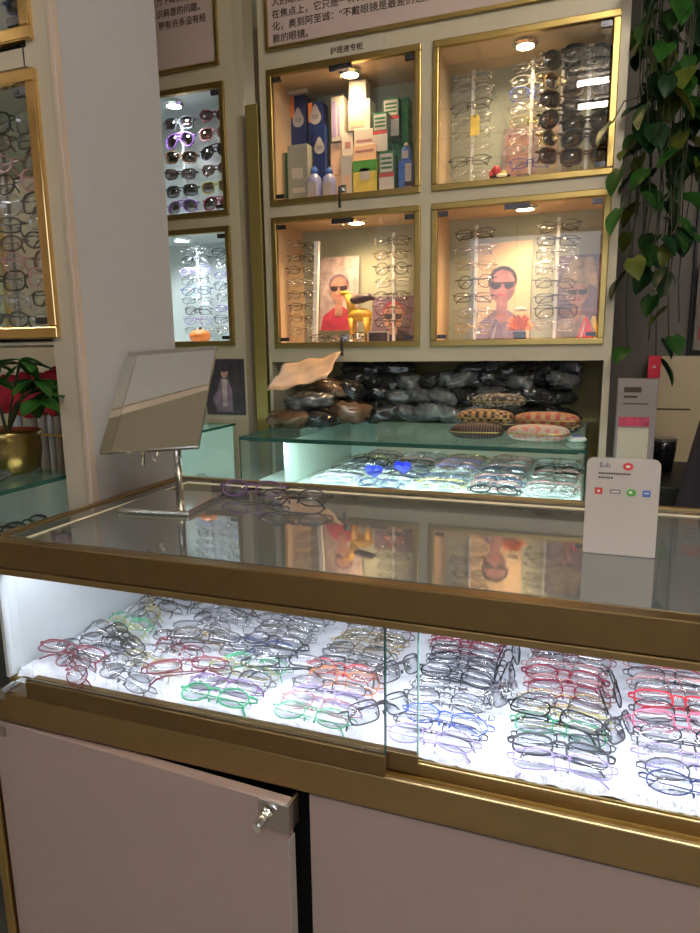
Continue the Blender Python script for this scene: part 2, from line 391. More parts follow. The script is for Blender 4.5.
def cabinet(name, x0, x1, z0, z1, label, liner, lamp, power, panes=2, yf=W, depth=None, fm='gold', lampx=.5, locks=True, lampy=2.12, clasp=True, backm='liner_grey', fwid=.019, spotz=None):
    yb = yf+(depth or (DP-W))
    t = thing(name, label, 'cabinet', ((x0+x1)/2, yf, z0), group=None)
    ox, oz = (x0+x1)/2, z0
    X0, X1, Z1 = x0-ox, x1-ox, z1-z0; D = yb-yf; e = .004
    l = MB(); l.box(X0+e, X0+2*e, .006, D, e, Z1-e).box(X1-2*e, X1-e, .006, D, e, Z1-e).box(X0+2*e, X1-2*e, .006, D, e, 2*e).box(X0+2*e, X1-2*e, .006, D, Z1-2*e, Z1-e)
    l.build('lining', liner, t)
    MB().box(X0+2*e, X1-2*e, D-e, D, 2*e, Z1-2*e).build('back_panel', backm, t)
    f = MB(); w = fwid; a, c = -.010, .008
    f.box(X0-.003, X1+.003, a, c, Z1-w+.003, Z1+.003).box(X0-.003, X1+.003, a, c, -.003, w-.003).box(X0-.003, X0+w-.003, a, c, w-.003, Z1-w+.003).box(X1-w+.003, X1+.003, a, c, w-.003, Z1-w+.003)
    f.build('frame', fm, t, bevel=.0025)
    gx0, gx1 = X0+w, X1-w; n = panes; gw = (gx1-gx0)/n
    for i in range(n):
        d = MB().box(gx0+i*gw+.0012, gx0+(i+1)*gw-.0012, -.002, .002, w, Z1-w).build('glass_door', 'glass', t)
        hx = gx0 if i == 0 else gx1-.028
        if n == 1: hx = gx1-.028
        MB().box(hx, hx+.028, -.006, .004, Z1-w-.016, Z1-w-.002).box(hx+.004, hx+.012, -.008, -.006, Z1-w-.012, Z1-w-.006).build('hinge', 'gunmetal', d)
        MB().box(hx, hx+.028, -.006, .004, w+.002, w+.014).build('hinge', 'gunmetal', d)
    if clasp: MB().box(-.036, .036, -.012, .0, Z1-w-.013, Z1-w+.001).build('magnet_catch', 'gunmetal', t)
    if locks:
        k = MB(); k.box(-.008, .014, -.012, -.002, w-.001, w+.022).cyl((0, -.012, w+.009), (0, -.024, w+.009), .007, 12); k = k.build('lock', 'chrome', t)
        MB().box(-.003, .003, -.034, -.024, -.030, w+.012).build('key', 'gunmetal', k)
    lx = X0+(X1-X0)*lampx; ly = lampy-yf
    s = MB(); s.lathe([(.034, 0), (.036, -.008), (.026, -.014), (.026, 0)], 24, (lx, ly, Z1-2*e)); s = s.build('downlight', 'chrome', t, smooth=False)
    MB().lathe([(.024, -.001), (.024, -.011), (.014, -.014)], 20, (lx, ly, Z1-2*e)).build('bulb', lamp, s)
    L = bpy.data.lights.new('niche_spot', 'SPOT'); L.energy = power; L.spot_size = rad(150); L.spot_blend = .9; L.shadow_soft_size = .03
    L.color = (1, .66, .34) if lamp == 'lamp_warm' else (.86, .96, 1)
    lo = bpy.data.objects.new('niche_light', L); C.objects.link(lo); lo.location = (ox+lx, lampy, z1-.028)
    lo.rotation_euler = (rad(6), 0, 0)
    return t
WARM = 7.
cabinet('display_cabinet', *COLS[0], *ROWS[1], 'gold framed wall cabinet full of contact lens solution boxes', 'liner_peach', 'lamp_warm', WARM*.7, lampx=.51)
cabinet('display_cabinet', *COLS[1], *ROWS[1], 'gold framed wall cabinet with a double row of dark sunglasses at its right', 'liner_cream', 'lamp_warm', WARM*.8, locks=False, panes=1, clasp=False)
cabinet('display_cabinet', *COLS[0], *ROWS[0], 'gold framed wall cabinet with a yellow toy giraffe inside', 'liner_peach', 'lamp_warm', WARM*1.3, lampx=.54)
cabinet('display_cabinet', *COLS[1], *ROWS[0], 'gold framed wall cabinet with an orange flower inside', 'liner_peach', 'lamp_warm', WARM*1.3, locks=False, lampx=.53)
cabinet('display_cabinet', -1.69, -1.177, 1.70, 2.113, 'gold framed white lit cabinet of sunglasses beside the grey column', 'liner_cool', 'lamp_cool', 9, panes=1, locks=False, lampx=.53, clasp=False, backm='liner_cool')
cabinet('display_cabinet', -1.69, -1.177, 1.263, 1.66, 'gold framed white lit cabinet with an orange pumpkin beside the grey column', 'liner_cool', 'lamp_cool', 9, panes=1, locks=False, lampx=.53, clasp=False, backm='liner_cool')
cabinet('display_cabinet', -1.60, -.938, 1.277, 1.735, 'large polished gold framed glasses cabinet at the left edge', 'liner_grey', 'lamp_cool', 4., panes=2, yf=.985, depth=.25, fm='gold_polished', lampy=1.10, locks=False, clasp=False, backm='mirror_old', fwid=.022)
cabinet('display_cabinet', -1.60, -.938, 1.786, 2.28, 'gold framed cabinet in the top left corner above the polished one', 'liner_dark', 'lamp_cool', .8, panes=2, yf=.985, depth=.25, fm='gold_polished', lampy=1.10, locks=False, clasp=False, backm='liner_dark', fwid=.022)

# ------------------------------------------------------------------ text panels
def panel(x0, x1, z0, z1, label):
    t = thing('text_panel', label, 'sign', ((x0+x1)/2, W-.002, z0))
    ox = (x0+x1)/2
    MB().box(x0-ox, x1-ox, -.004, 0, 0, z1-z0).build('board', 'poster_pink', t)
    f = MB(); w = .010
    f.box(x0-ox-w, x1-ox+w, -.012, 0, -w, 0).box(x0-ox-w, x0-ox, -.012, 0, 0, z1-z0).box(x1-ox, x1-ox+w, -.012, 0, 0, z1-z0).box(x0-ox-w, x1-ox+w, -.012, 0, z1-z0, z1-z0+w)
    f.build('frame', 'gold', t); return t
t = panel(-1.004, .03, 2.185, 2.66, 'large pinkish text board with dark Chinese writing above the contact lens cabinet')
ch = .0265
for i, row in enumerate(['散的眼镜。', '化，奥到阿至诚：“不戴眼镜是最差的选择', '在焦点上，它只是一样的设备，随着年龄变', '人的眼镜大多只有一个焦点，看东西都集中']):
    text(row, ch*1.0, 'ink', t, (-.990-t.location.x, -.0045, 2.199+i*.0345-t.location.z), bold=.00015, sx=1.06)
t = panel(-1.68, -1.196, 2.175, 2.66, 'pinkish text board with dark Chinese writing beside the grey column')
text('更有许多没有经', ch, 'ink', t, (-1.411-t.location.x, -.0045, 2.302-t.location.z), bold=.00015, sx=1.0)
text('认识麻患的问题。', ch, 'ink', t, (-1.442-t.location.x, -.0045, 2.338-t.location.z), bold=.00015, sx=1.0)
text('视力下降的原因', ch, 'ink', t, (-1.442-t.location.x, -.0045, 2.374-t.location.z), bold=.00015, sx=1.0)
t = thing('shelf_label', 'small cream paper label taped above the contact lens cabinet', 'label', (-.75, W-.0005, 2.128))
MB().box(-.13, .125, -.0015, 0, -.002, .042).build('paper', 'sign_paper', t)
text('护理液专柜', .0215, 'ink', t, (-.048, -.002, .010), bold=.0002)

# ------------------------------------------------------------------ contents: contact lens cabinet (upper middle)
ZF = ROWS[1][0]+.008; ZL = ROWS[0][0]+.008
def carton(label, x0, x1, y, z0, z1, depth, body, labels=(), name='carton', cat='box', rz=0., grp='contact lens boxes in the upper cabinet'):
    t = thing(name, label, cat, ((x0+x1)/2, y, z0), (0, 0, rz), grp)
    w = (x1-x0)/2; h = z1-z0
    MB().box(-w, w, 0, depth, 0, h).build('body', body, t, bevel=.001)
    for (a, b_, c, d, m, nm) in labels:
        MB().box(-w+2*w*a, -w+2*w*b_, -.0008, .0002, h*c, h*d).build(nm, m, t)
    return t
def drop(t, w, cz, r):
    P = []
    for i in range(20):
        a = 2*pi*i/20; k = 1+.9*max(0, sin(a))**6
        P.append((cos(a)*r, -.0012, cz+sin(a)*r*k*1.05))
    MB().prism(P, (0, .0012, 0)).build('drop_label', 'white_card', t)
    text('G3', r*.8, 'navy', t, (0, -.0018, cz-r*.2), align='CENTER', depth=.0003)
t = carton('tall navy box with white drop label, furthest left in the contact lens cabinet', -1.006, -.950, 2.20, ZF+.19, 2.095, .05, 'carton_blue', [(0, .25, .62, 1, 'orange', 'corner_patch')]); drop(t, 0, .105, .021)
carton('flat cream carton lid lying on the two tall navy boxes', -1.006, -.935, 2.185, 2.096, 2.108, .08, 'carton_white')
t = carton('navy box with white drop label standing just right of the tallest navy box', -.932, -.880, 2.18, ZF+.15, 2.058, .05, 'carton_blue', [(0, .3, .68, 1, 'orange', 'corner_patch')]); drop(t, 0, .14, .021)
t = carton('lower navy box with white drop label, half hidden behind the blue bottles', -.905, -.862, 2.155, ZF, 1.975, .02, 'carton_blue'); drop(t, 0, .185, .018)
carton('plain cream carton directly under the tall navy boxes', -1.004, -.925, 2.19, ZF, ZF+.188, .07, 'carton_white')
carton('big grey green carton at the front left of the contact lens cabinet', -.985, -.912, 2.12, ZF, 1.915, .07, 'carton_grey', [(.2, .75, .45, .62, 'carton_white', 'text_block'), (.2, .85, .22, .3, 'carton_white', 'text_block')])
carton('narrow green carton squeezed against the left side behind the grey one', -1.003, -.988, 2.14, ZF, 1.90, .07, 'carton_green')
def bottle(label, x, y, z, r, h, body, cap, grp=None):
    t = thing('bottle', label, 'bottle', (x, y, z), group=grp)
    MB().lathe([(r*.9, 0), (r, .004), (r, h*.62), (r*.85, h*.72), (r*.45, h*.80), (r*.42, h*.82)], 20).build('body', body, t, smooth=True)
    MB().lathe([(r*.5, h*.81), (r*.5, h*.93), (r*.32, h*.95), (r*.25, h)], 16).build('cap', cap, t, smooth=True)
    MB().box(-r*.62, r*.62, -r*1.02, -r*.75, h*.15, h*.55).build('label_patch', 'white_card', t)
    return t
G = 'blue solution bottles in the upper cabinet'
bottle('lilac plastic bottle beside the grey green carton', -.885, 2.11, ZF, .024, .115, 'bottle_violet', 'bottle_blue', G)
bottle('lilac plastic bottle nearest the cabinet lock, left of it', -.832, 2.11, ZF, .023, .108, 'bottle_violet', 'bottle_blue', G)
carton('peach cardboard carton behind the lilac bottles', -.853, -.806, 2.18, ZF+.10, 1.923, .06, 'carton_peach')
carton('peach cardboard carton at the bottom behind the lilac bottles', -.858, -.806, 2.178, ZF, ZF+.098, .06, 'carton_peach')
carton('pale tall carton with violet stripes left of the white stack', -.845, -.800, 2.17, 1.925, 2.062, .04, 'carton_white', [(.1, .35, .1, .9, 'lilac', 'stripe'), (.5, .65, .1, .8, 'lilac', 'stripe')])
carton('small white carton right on top of the white stack under the lamp', -.780, -.722, 2.165, 2.040, 2.100, .05, 'carton_white', [(.55, .85, .3, .5, 'carton_peach', 'logo_patch')])
carton('square white carton second from the top in the white stack', -.782, -.706, 2.16, 1.948, 2.038, .06, 'carton_white', [(.1, .7, .1, .3, 'carton_peach', 'text_block')])
carton('white carton with faint red lines in the middle of the white stack', -.760, -.692, 2.155, 1.898, 1.946, .07, 'carton_white', [(.1, .9, .2, .35, 'rose', 'text_block')])
carton('small pinkish carton left of the middle of the white stack', -.808, -.768, 2.165, 1.875, 1.945, .06, 'carton_white', [(.3, .8, .3, .6, 'rose', 'text_block')])
carton('cream carton resting on the yellow green box', -.760, -.682, 2.145, 1.845, 1.896, .08, 'carton_peach', [(.1, .9, .55, .7, 'rose', 'text_block')])
carton('cream carton with red dots just right of the cabinet lock', -.799, -.760, 2.13, ZF, 1.862, .07, 'carton_white', [(.2, .8, .3, .6, 'carton_peach', 'text_block')])
carton('yellow green carton with leafy print at the bottom of the white stack', -.753, -.672, 2.12, ZF, 1.842, .10, 'carton_yellow', [(.0, 1, .72, 1, 'green_logo', 'leaf_print'), (.3, .7, .5, .8, 'carton_white', 'logo_patch'), (.25, .75, .02, .2, 'blue_logo', 'text_block')])
def gbox(label, x0, x1, y, z0, z1):
    w = [(.08, .92, .55, .95, 'carton_white', 'white_patch'), (.0, 1, .45, .53, 'band_red', 'red_band'), (0, 1, 0, .44, 'carton_white', 'white_patch')]
    t = carton(label, x0, x1, y, z0, z1, .06, 'carton_green', w)
    k = MB(); h = z1-z0; ww = x1-x0
    for q in (.62, .72, .82): k.box(-ww*.36, ww*.36, -.0014, -.0008, h*q, h*(q+.05))
    k.build('green_print', 'carton_green', t); return t
gbox('green and white carton with red band, highest of the three green ones', -.672, -.618, 2.19, 1.925, 2.04)
gbox('green and white carton with red band, middle of the three green ones', -.694, -.645, 2.15, 1.872, 1.988)
gbox('green and white carton with red band at the bottom beside the blue box', -.661, -.612, 2.11, ZF, 1.858)
carton('dark green carton lying under the highest green one', -.668, -.605, 2.175, ZF, 1.868, .05, 'carton_green')
carton('green carton standing upright against the highest green one', -.612, -.590, 2.20, ZF+.12, 2.04, .05, 'carton_green')
carton('green carton at the very back behind the other green ones', -.672, -.590, 2.235, ZF, 1.920, .03, 'carton_green')
carton('blue carton with white patch at the right end of the contact lens cabinet', -.600, -.556, 2.12, ZF, 1.828, .06, 'bottle_blue', [(.5, .95, .1, .9, 'white_card', 'white_patch')])
bottle('small pale blue bottle standing on the blue carton at the right end', -.582, 2.15, 1.829, .016, .058, 'bottle_blue', 'white_card', G)

# ------------------------------------------------------------------ racks of glasses in niches
def rack(label, x, y, z0, h, zs, m='acrylic', r=.005, lean=0.):
    t = thing('glasses_rack', label, 'rack', (x, y, z0), (0, lean, 0))
    MB().box(-r, r, -r, r, 0, h).build('pole', m, t, bevel=.001)
    MB().box(-.03, .03, -.025, .025, -.0005, .004).build('base', m, t)
    for z in zs:
        MB().cyl((0, -r, z-z0), (0, -r-.022, z-z0), .0016, 6).build('peg', m, t)
    return t
UP = (pi/2, 0, 0)
def colglasses(x, y, z1, z0, n, colors, shapes, lab, group, thick=.0011, lens='lens', rz=0., jit=.004, name='eyeglasses', cat='glasses', scale=1.):
    zs = []
    for i in range(n):
        z = z1+(z0-z1)*(i/(n-1) if n > 1 else 0); zs.append(z)
        col = colors[i % len(colors)]; sh = shapes[i % len(shapes)]
        glasses('%s, %s from the top' % (lab, ORD[i]), (x+random.uniform(-jit, jit), y-.006, z), (pi/2+random.uniform(-.12, .12), random.uniform(-.07, .07), rz+random.uniform(-.12, .12)),
                col, sh, thick, lens if isinstance(lens, str) else lens[i % len(lens)], group, name, cat, scale)
    return [z+.003 for z in zs]
def niche(x, y, floor, z1, z0, n, colors, shapes, lab, group, rl, **k):
    zs = colglasses(x, y-.022, z1, z0, n, colors, shapes, lab, group, **k)
    rack(rl, x, y, floor, z1+.03-floor, zs)
# upper right cabinet
niche(-.385, 2.22, ZF, 2.065, 1.785, 8, ['silver', 'clear_frame', 'gunmetal', 'silver'], ['rect', 'oval', 'rect'], 'clear metal glasses on the left pole of the sunglasses cabinet', 'clear glasses left in the sunglasses cabinet', 'left display pole in the sunglasses cabinet')
niche(-.205, 2.22, ZF, 2.075, 1.80, 8, ['silver', 'clear_frame', 'blue', 'silver', 'goldwire'], ['oval', 'rect', 'square'], 'thin glasses on the middle pole of the sunglasses cabinet', 'thin glasses in the middle of the sunglasses cabinet', 'middle display pole in the sunglasses cabinet')
niche(-.115, 2.19, ZF, 2.055, 1.80, 6, ['black_gloss', 'goldwire', 'tortoise'], ['aviator', 'round', 'square'], 'dark sunglasses in the left sunglass column', 'dark sunglasses, left column of the upper right cabinet', 'pole behind the left sunglass column', thick=.0022, lens=['lens_sun', 'lens_brown'], rz=.75, name='sunglasses', cat='sunglasses', scale=1.1)
niche(-.04, 2.17, ZF, 2.065, 1.79, 7, ['black_gloss', 'charcoal', 'tortoise', 'black_gloss'], ['square', 'aviator', 'square', 'cat'], 'dark sunglasses in the rightmost sunglass column', 'dark sunglasses, right column of the upper right cabinet', 'pole behind the rightmost sunglass column', thick=.0026, lens=['lens_sun', 'lens_sun', 'lens_brown'], rz=.25, name='sunglasses', cat='sunglasses', scale=1.12)
t = thing('price_tag', 'yellow paper tag on the left pole of the sunglasses cabinet', 'tag', (-.37, 2.175, 1.918))
MB().box(-.014, .014, -.001, 0, -.026, .026).prism([(-.014, -.001, .026), (.014, -.001, .026), (.006, -.001, .034), (-.006, -.001, .034)], (0, .001, 0)).build('card', 'carton_yellow', t)
MB().box(-.003, .003, -.0015, .0, .026, .031).build('eyelet', 'ink', t)
t = thing('display_card', 'pale portrait card standing behind the middle pole of the sunglasses cabinet', 'card', (-.20, 2.26, ZF), (-.1, 0, 0))
MB().box(-.095, .10, -.003, 0, 0, .21).build('board', 'print_pale', t)
MB().box(-.085, .0, -.0036, -.003, .02, .19).build('print_block', 'skin', t); MB().box(.01, .09, -.0036, -.003, .06, .16).build('print_block', 'sign_paper', t)
t = thing('figurine', 'tiny red, yellow and black figurine in the sunglasses cabinet', 'figurine', (-.282, 2.12, ZF))
MB().blob((0, 0, .016), (.032, .018, .018), 16, 8, fn=lambda p: p+Vector((0, 0, .012*(p.x/.03)**2))).build('body', 'black_gloss', t, smooth=True)
MB().blob((.006, -.008, .030), (.018, .010, .008), 12, 6).build('belly', 'flower_white', t, smooth=True)
MB().blob((-.012, 0, .048), (.014, .012, .014), 12, 8).blob((-.026, 0, .038), (.008, .008, .012), 8, 6).build('hood', 'red', t, smooth=True)
MB().blob((.010, -.002, .040), (.010, .008, .006), 10, 6).build('scarf', 'carton_yellow', t, smooth=True)
t = thing('card_reader', 'small dark gadget with pale screen beside the tiny figurine', 'gadget', (-.216, 2.12, ZF))
MB().box(-.019, .019, 0, .01, 0, .031).build('body', 'charcoal', t, bevel=.002)
MB().box(-.013, .013, -.001, 0, .008, .026).build('screen', 'print_violet', t)
# lower middle cabinet (giraffe)
zs = colglasses(-.955, 2.16, 1.60, 1.31, 8, ['gunmetal', 'black_gloss', 'tortoise', 'silver'], ['oval', 'rect'], 'glasses against the left side of the giraffe cabinet', 'glasses on the left wall of the giraffe cabinet', rz=1.0, scale=.85)
rack('slanted white pole at the left of the giraffe cabinet', -.905, 2.13, ZL, .345, [1.32, 1.38, 1.44, 1.5, 1.56], lean=.05, r=.008)
def face_poster(label, x0, x1, y, z0, h, bg, skin, hair, shades, extra=None, tilt=-.08, hat=None, shirt='print_dark'):
    w = (x1-x0)/2
    t = thing('portrait_poster', label, 'poster', ((x0+x1)/2, y, z0), (tilt, 0, 0))
    MB().box(-w, w, 0, .003, 0, h).build('board', bg, t)
    def ell(n, m, cx, cz, rx, rz_, yy, cut=None):
        P = [(cx+rx*cos(2*pi*i/24), -yy, cz+rz_*sin(2*pi*i/24)) for i in range(24)]
        MB().prism(P, (0, .0004, 0)).build(n, m, t)
    fx, fz, fr = 0, h*.56, min(w, h/2)*.46
    MB().prism([(-w*.95, -.0006, 0), (w*.95, -.0006, 0), (w*.8, -.0006, h*.2), (w*.25, -.0006, h*.32), (-w*.25, -.0006, h*.32), (-w*.8, -.0006, h*.2)], (0, .0004, 0)).build('shirt_print', shirt, t)
    MB().prism([(-fr*.45, -.0009, h*.2), (fr*.45, -.0009, h*.2), (fr*.4, -.0009, fz), (-fr*.4, -.0009, fz)], (0, .0004, 0)).build('neck_print', skin, t)
    ell('hair_print', hair, fx, fz+fr*.45, fr*1.12, fr*1.12, .0012); ell('face_print', skin, fx, fz, fr, fr*1.3, .0016)
    k = MB()
    P = [(-fr*.95, 0, fz+fr*.35), (-fr*.1, 0, fz+fr*.32), (-fr*.15, 0, fz-fr*.1), (-fr*.5, 0, fz-fr*.25), (-fr*.9, 0, fz-fr*.05)]
    for s_ in (1, -1): k.prism([(s_*a, -.0021, c) for a, b_, c in P], (0, .0004, 0))
    k.box(-fr*.2, fr*.2, -.0021, -.0017, fz+fr*.22, fz+fr*.32)
    k.build('sunglasses_print' if shades else 'eye_print', 'print_dark' if shades else 'skin_dark', t)
    MB().box(-fr*.3, fr*.3, -.0021, -.0017, fz-fr*.72, fz-fr*.60).build('mouth_print', 'print_red', t)
    if hat: 
        MB().prism([(-w*.95, -.0025, fz+fr*.5), (w*.5, -.0025, fz+fr*.9), (w*.95, -.0025, fz+fr*.3), (w*.6, -.0025, h*.97), (-w*.3, -.0025, h*.97)], (0, .0004, 0)).build('hat_print', hat, t)
    return t
face_poster('pink portrait poster behind the slanted pole in the giraffe cabinet', -.922, -.775, 2.215, 1.31, .255, 'print_pale', 'skin', 'print_violet', True, shirt='print_red')
face_poster('small red portrait poster at the right of the giraffe cabinet', -.735, -.580, 2.25, ZL, .165, 'print_violet', 'skin', 'print_red', True)
# giraffe toy
t = thing('toy_giraffe', 'yellow toy giraffe with dark mane behind the lock of the lower cabinet', 'toy', (-.745, 2.15, ZL))
k = MB()
for s_ in (-.022, .022):
    for y_ in (-.010, .010): k.tube([(s_*.9, y_, .0), (s_, y_, .05), (s_, y_, .10)], [.006, .006, .010], 8)
k.build('leg', 'toy_yellow', t, smooth=True)
MB().blob((0, 0, .112), (.038, .020, .026), 16, 10).build('body', 'toy_yellow', t, smooth=True)
MB().tube([(-.022, 0, .12), (-.030, 0, .16), (-.036, 0, .19)], [.014, .011, .010], 10).blob((-.044, 0, .195), (.018, .010, .010), 12, 8).build('head', 'toy_yellow', t, smooth=True)
MB().blob((.005, 0, .172), (.040, .016, .017), 16, 8, fn=lambda p: p+Vector((0, 0, .3*abs(p.x)*math.sin(p.x*90)))).build('dark_mane', 'print_dark', t, smooth=True)
t.scale = (1.2, 1.2, .88)
niche(-.645, 2.22, ZL, 1.60, 1.33, 7, ['gunmetal', 'tortoise', 'black_gloss', 'silver'], ['rect', 'oval', 'round'], 'dark thin glasses on the right pole of the giraffe cabinet', 'glasses on the right pole of the giraffe cabinet', 'right display pole in the giraffe cabinet')
for i, (x, c, rz) in enumerate([(-.86, 'gunmetal', .2), (-.79, 'silver', -.2), (-.715, 'black_gloss', .1)]):
    glasses('glasses lying on the floor of the giraffe cabinet, %s from the left' % ORD[i], (x+.01, 2.10+.012*i, ZL+.022), (pi/2-.25, 0, rz), c, ['rect', 'oval', 'square'][i], .0014, 'lens', 'glasses on the floor of the giraffe cabinet', scale=.9)
t = thing('nameplate', 'small black nameplate with pale rim in the giraffe cabinet', 'sign', (-.66, 2.11, ZL))
MB().box(-.045, .03, 0, .004, 0, .042).build('plate', 'white_card', t); MB().box(-.040, .025, -.001, 0, .005, .037).build('face', 'print_dark', t)
# lower right cabinet (flower)
niche(-.362, 2.20, ZL, 1.60, 1.305, 7, ['gunmetal', 'silver', 'goldwire', 'gunmetal'], ['rect', 'oval', 'rect', 'round'], 'thin metal glasses on the left pole of the flower cabinet', 'glasses on the left pole of the flower cabinet', 'left display pole in the flower cabinet', thick=.0014)
niche(-.110, 2.20, ZL, 1.605, 1.31, 8, ['gunmetal', 'black_gloss', 'silver', 'silver', 'charcoal'], ['oval', 'rect', 'square', 'cat'], 'glasses on the right pole of the flower cabinet', 'glasses on the right pole of the flower cabinet', 'right display pole in the flower cabinet', thick=.0014)
face_poster('portrait poster of a person in sunglasses behind the orange flower', -.375, -.192, 2.25, ZL+.0, .325, 'liner_peach', 'skin_dark', 'print_dark', True, shirt='print_violet')
face_poster('portrait poster of a person under a straw hat at the right of the flower cabinet', -.115, .020, 2.25, ZL, .27, 'print_violet', 'skin', 'print_straw', True, hat='print_straw', shirt='print_straw')
t = thing('flower_ornament', 'fluffy orange flower with a white bloom in a black holder', 'ornament', (-.208, 2.12, ZL))
MB().box(-.018, .018, -.012, .012, 0, .030).build('holder', 'black_gloss', t, bevel=.002)
k = MB()
for i in range(90):
    a = random.uniform(0, 2*pi); e = random.uniform(-.1, 1.3); L = random.uniform(.03, .052)
    d = Vector((cos(a)*cos(e), sin(a)*cos(e)*.6, sin(e))); p = Vector((0, 0, .040))
    q = d.orthogonal().normalized()*.004
    k.prism([p+q, p-q, p+d*L*.7-q*1.2, p+d*L, p+d*L*.7+q*1.2], d.cross(q).normalized()*.0006)
k.build('orange_petals', 'flower_orange', t)
k = MB()
for i in range(10):
    a = 2*pi*i/10; k.blob((.012*cos(a), .010*sin(a), .098), (.008, .006, .006), 8, 5)
k.blob((0, 0, .100), (.007, .007, .007), 8, 6).build('white_bloom', 'flower_white', t, smooth=True)
for i, (x, m_, rz) in enumerate([(-.285, 'print_violet', .4), (-.02, 'red', -.5), (.0, 'carton_yellow', -.9)]):
    t = thing('folded_scarf', ['violet', 'red', 'yellow'][i]+' folded lens cloth on the floor of the flower cabinet', 'cloth', (x, 2.14+.02*i, ZL), (0, 0, rz))
    MB().prism([(-.03, 0, 0), (.03, 0, 0), (.012, 0, .055), (0, 0, .075)], (0, .012, 0)).build('cloth', m_, t, bevel=.002)
    MB().prism([(-.018, -.001, 0), (-.010, -.001, 0), (.004, -.001, .055), (0, -.001, .06)], (0, .001, 0)).build('fold', 'print_pale', t)
# left white lit cabinets
niche(-1.435, 2.19, 1.708, 2.05, 1.765, 6, ['charcoal', 'purple', 'tortoise', 'black_gloss'], ['square', 'aviator', 'square', 'cat'], 'sunglasses in the left column beside the grey column', 'sunglasses left column in the white lit cabinet', 'left pole in the white lit sunglasses cabinet', thick=.0022, lens=['lens_grad', 'lens_sun', 'lens_sun'], name='sunglasses', cat='sunglasses')
niche(-1.285, 2.19, 1.708, 2.06, 1.765, 6, ['wine', 'rose', 'black_gloss', 'tortoise', 'olive'], ['cat', 'square', 'aviator'], 'sunglasses in the right column of the white lit cabinet', 'sunglasses right column in the white lit cabinet', 'right pole in the white lit sunglasses cabinet', thick=.0022, lens=['lens_grad', 'lens_brown', 'lens_sun'], name='sunglasses', cat='sunglasses')
niche(-1.405, 2.20, 1.271, 1.615, 1.32, 9, ['silver', 'gunmetal', 'lilac', 'silver', 'navy'], ['rect', 'oval', 'slim'], 'thin glasses on the left pole above the pumpkin', 'thin glasses left in the pumpkin cabinet', 'left white pole in the pumpkin cabinet')
niche(-1.265, 2.20, 1.271, 1.60, 1.32, 8, ['gunmetal', 'silver', 'lilac'], ['rect', 'oval', 'slim'], 'thin glasses on the right pole of the pumpkin cabinet', 'thin glasses right in the pumpkin cabinet', 'right white pole in the pumpkin cabinet')
t = thing('pumpkin', 'small orange pumpkin ornament on the floor of the white lit cabinet', 'ornament', (-1.362, 2.12, 1.271))
MB().blob((0, 0, .026), (.040, .040, .026), 32, 12, fn=lambda p: p*(1-.10*abs(sin(4*math.atan2(p.y, p.x))))).build('body', 'flower_orange', t, smooth=True)
MB().tube([(0, 0, .048), (.004, 0, .060)], [.006, .004], 8).build('stem', 'vine', t)
# cabinet at far left
def leftcab(z0, z1, n, xs, lab, nm, ct, lens, cols, z_f, thick):
    for j, x in enumerate(xs):
        pl = ['behind the frame edge', 'next to the right hand pole', 'at the far side'][j]
        zz = colglasses(x, 1.09, z1, z0, n, cols[j:]+cols[:j], ['square', 'rect', 'oval', 'round'], lab+' '+pl, lab+' '+pl, thick=thick, lens=lens, name=nm, cat=ct)
        rack('grey pole carrying '+lab+' '+pl, x, 1.118, z_f, z1+.03-z_f, zz, m='steel')
leftcab(1.32, 1.70, 11, [-1.04, -1.175], 'glasses in the large left cabinet', 'eyeglasses', 'glasses', 'lens', ['silver', 'gunmetal', 'tortoise', 'rose', 'black_gloss'], 1.286, .0018)
leftcab(1.84, 2.2, 7, [-1.03], 'sunglasses in the top left cabinet', 'sunglasses', 'sunglasses', 'lens_sun', ['black_gloss', 'purple', 'navy'], 1.795, .0024)
t = thing('peg_rail', 'upright metal rail with black pegs inside the large left cabinet', 'rack', (-.985, 1.16, 1.286))
MB().box(-.008, .008, 0, .01, 0, .42).build('rail', 'brass', t)
for i in range(6): MB().cyl((.008, 0, .06+i*.055), (.040, -.03, .052+i*.055), .002, 6).build('peg', 'dark', t)
# ------------------------------------------------------------------ front display counter
CX0, CX1, CY0, CY1 = -.885, .75, .729, 1.262
t = thing('display_counter', 'long gold framed glass display counter with pinkish doors in the foreground', 'counter', (0, 1.0, 0))
def cp(mb, n, m, bevel=0., p=None): 
    for v in mb.bm.verts: v.co.y -= 1.0
    return mb.build(n, m, p or t, bevel=bevel)
k = MB().box(CX0-.05, CX1, CY0, CY0+.022, .9165, .960).box(CX0, CX1, CY0+.022, CY0+.030, .9165, .957)
cp(k, 'top_rail', 'bronze', .0015)
cp(MB().box(CX0-.05, CX1, CY0-.001, CY0+.03, .905, .915), 'rail_lip', 'bronze_light', .001)
cp(MB().box(CX0, CX0+.014, CY0+.022, CY1, .93, .962).box(CX0+.014, CX1, CY1-.014, CY1, .93, .962), 'rear_rail', 'bronze_light', .001)
cp(MB().box(CX0+.056, CX0+.064, CY0+.03, CY1-.05, .9595, .9602).box(CX0+.064, CX1, CY1-.066, CY1-.052, .9595, .9602), 'inner_strip', 'led_reflection_strip')
cp(MB().box(CX0+.014, CX1, CY0+.030, CY1-.014, .9505, .9530).box(0, 0, 0, 0, 0, 0) if False else MB().box(CX0+.014, CX1, CY0+.030, CY1-.014, .9556, .9586), 'glass_top', 'glass_dark')
cp(MB().box(CX0+.002, CX0+.008, CY0+.012, CY1-.004, .72, .93), 'side_panel', 'white_panel')
cp(MB().box(CX0+.012, CX1, CY1-.016, CY1-.008, .72, .93), 'rear_panel', 'white_panel')
cp(MB().box(CX0, CX1, CY0+.03, CY1, .700, .722), 'deck', 'white_panel')
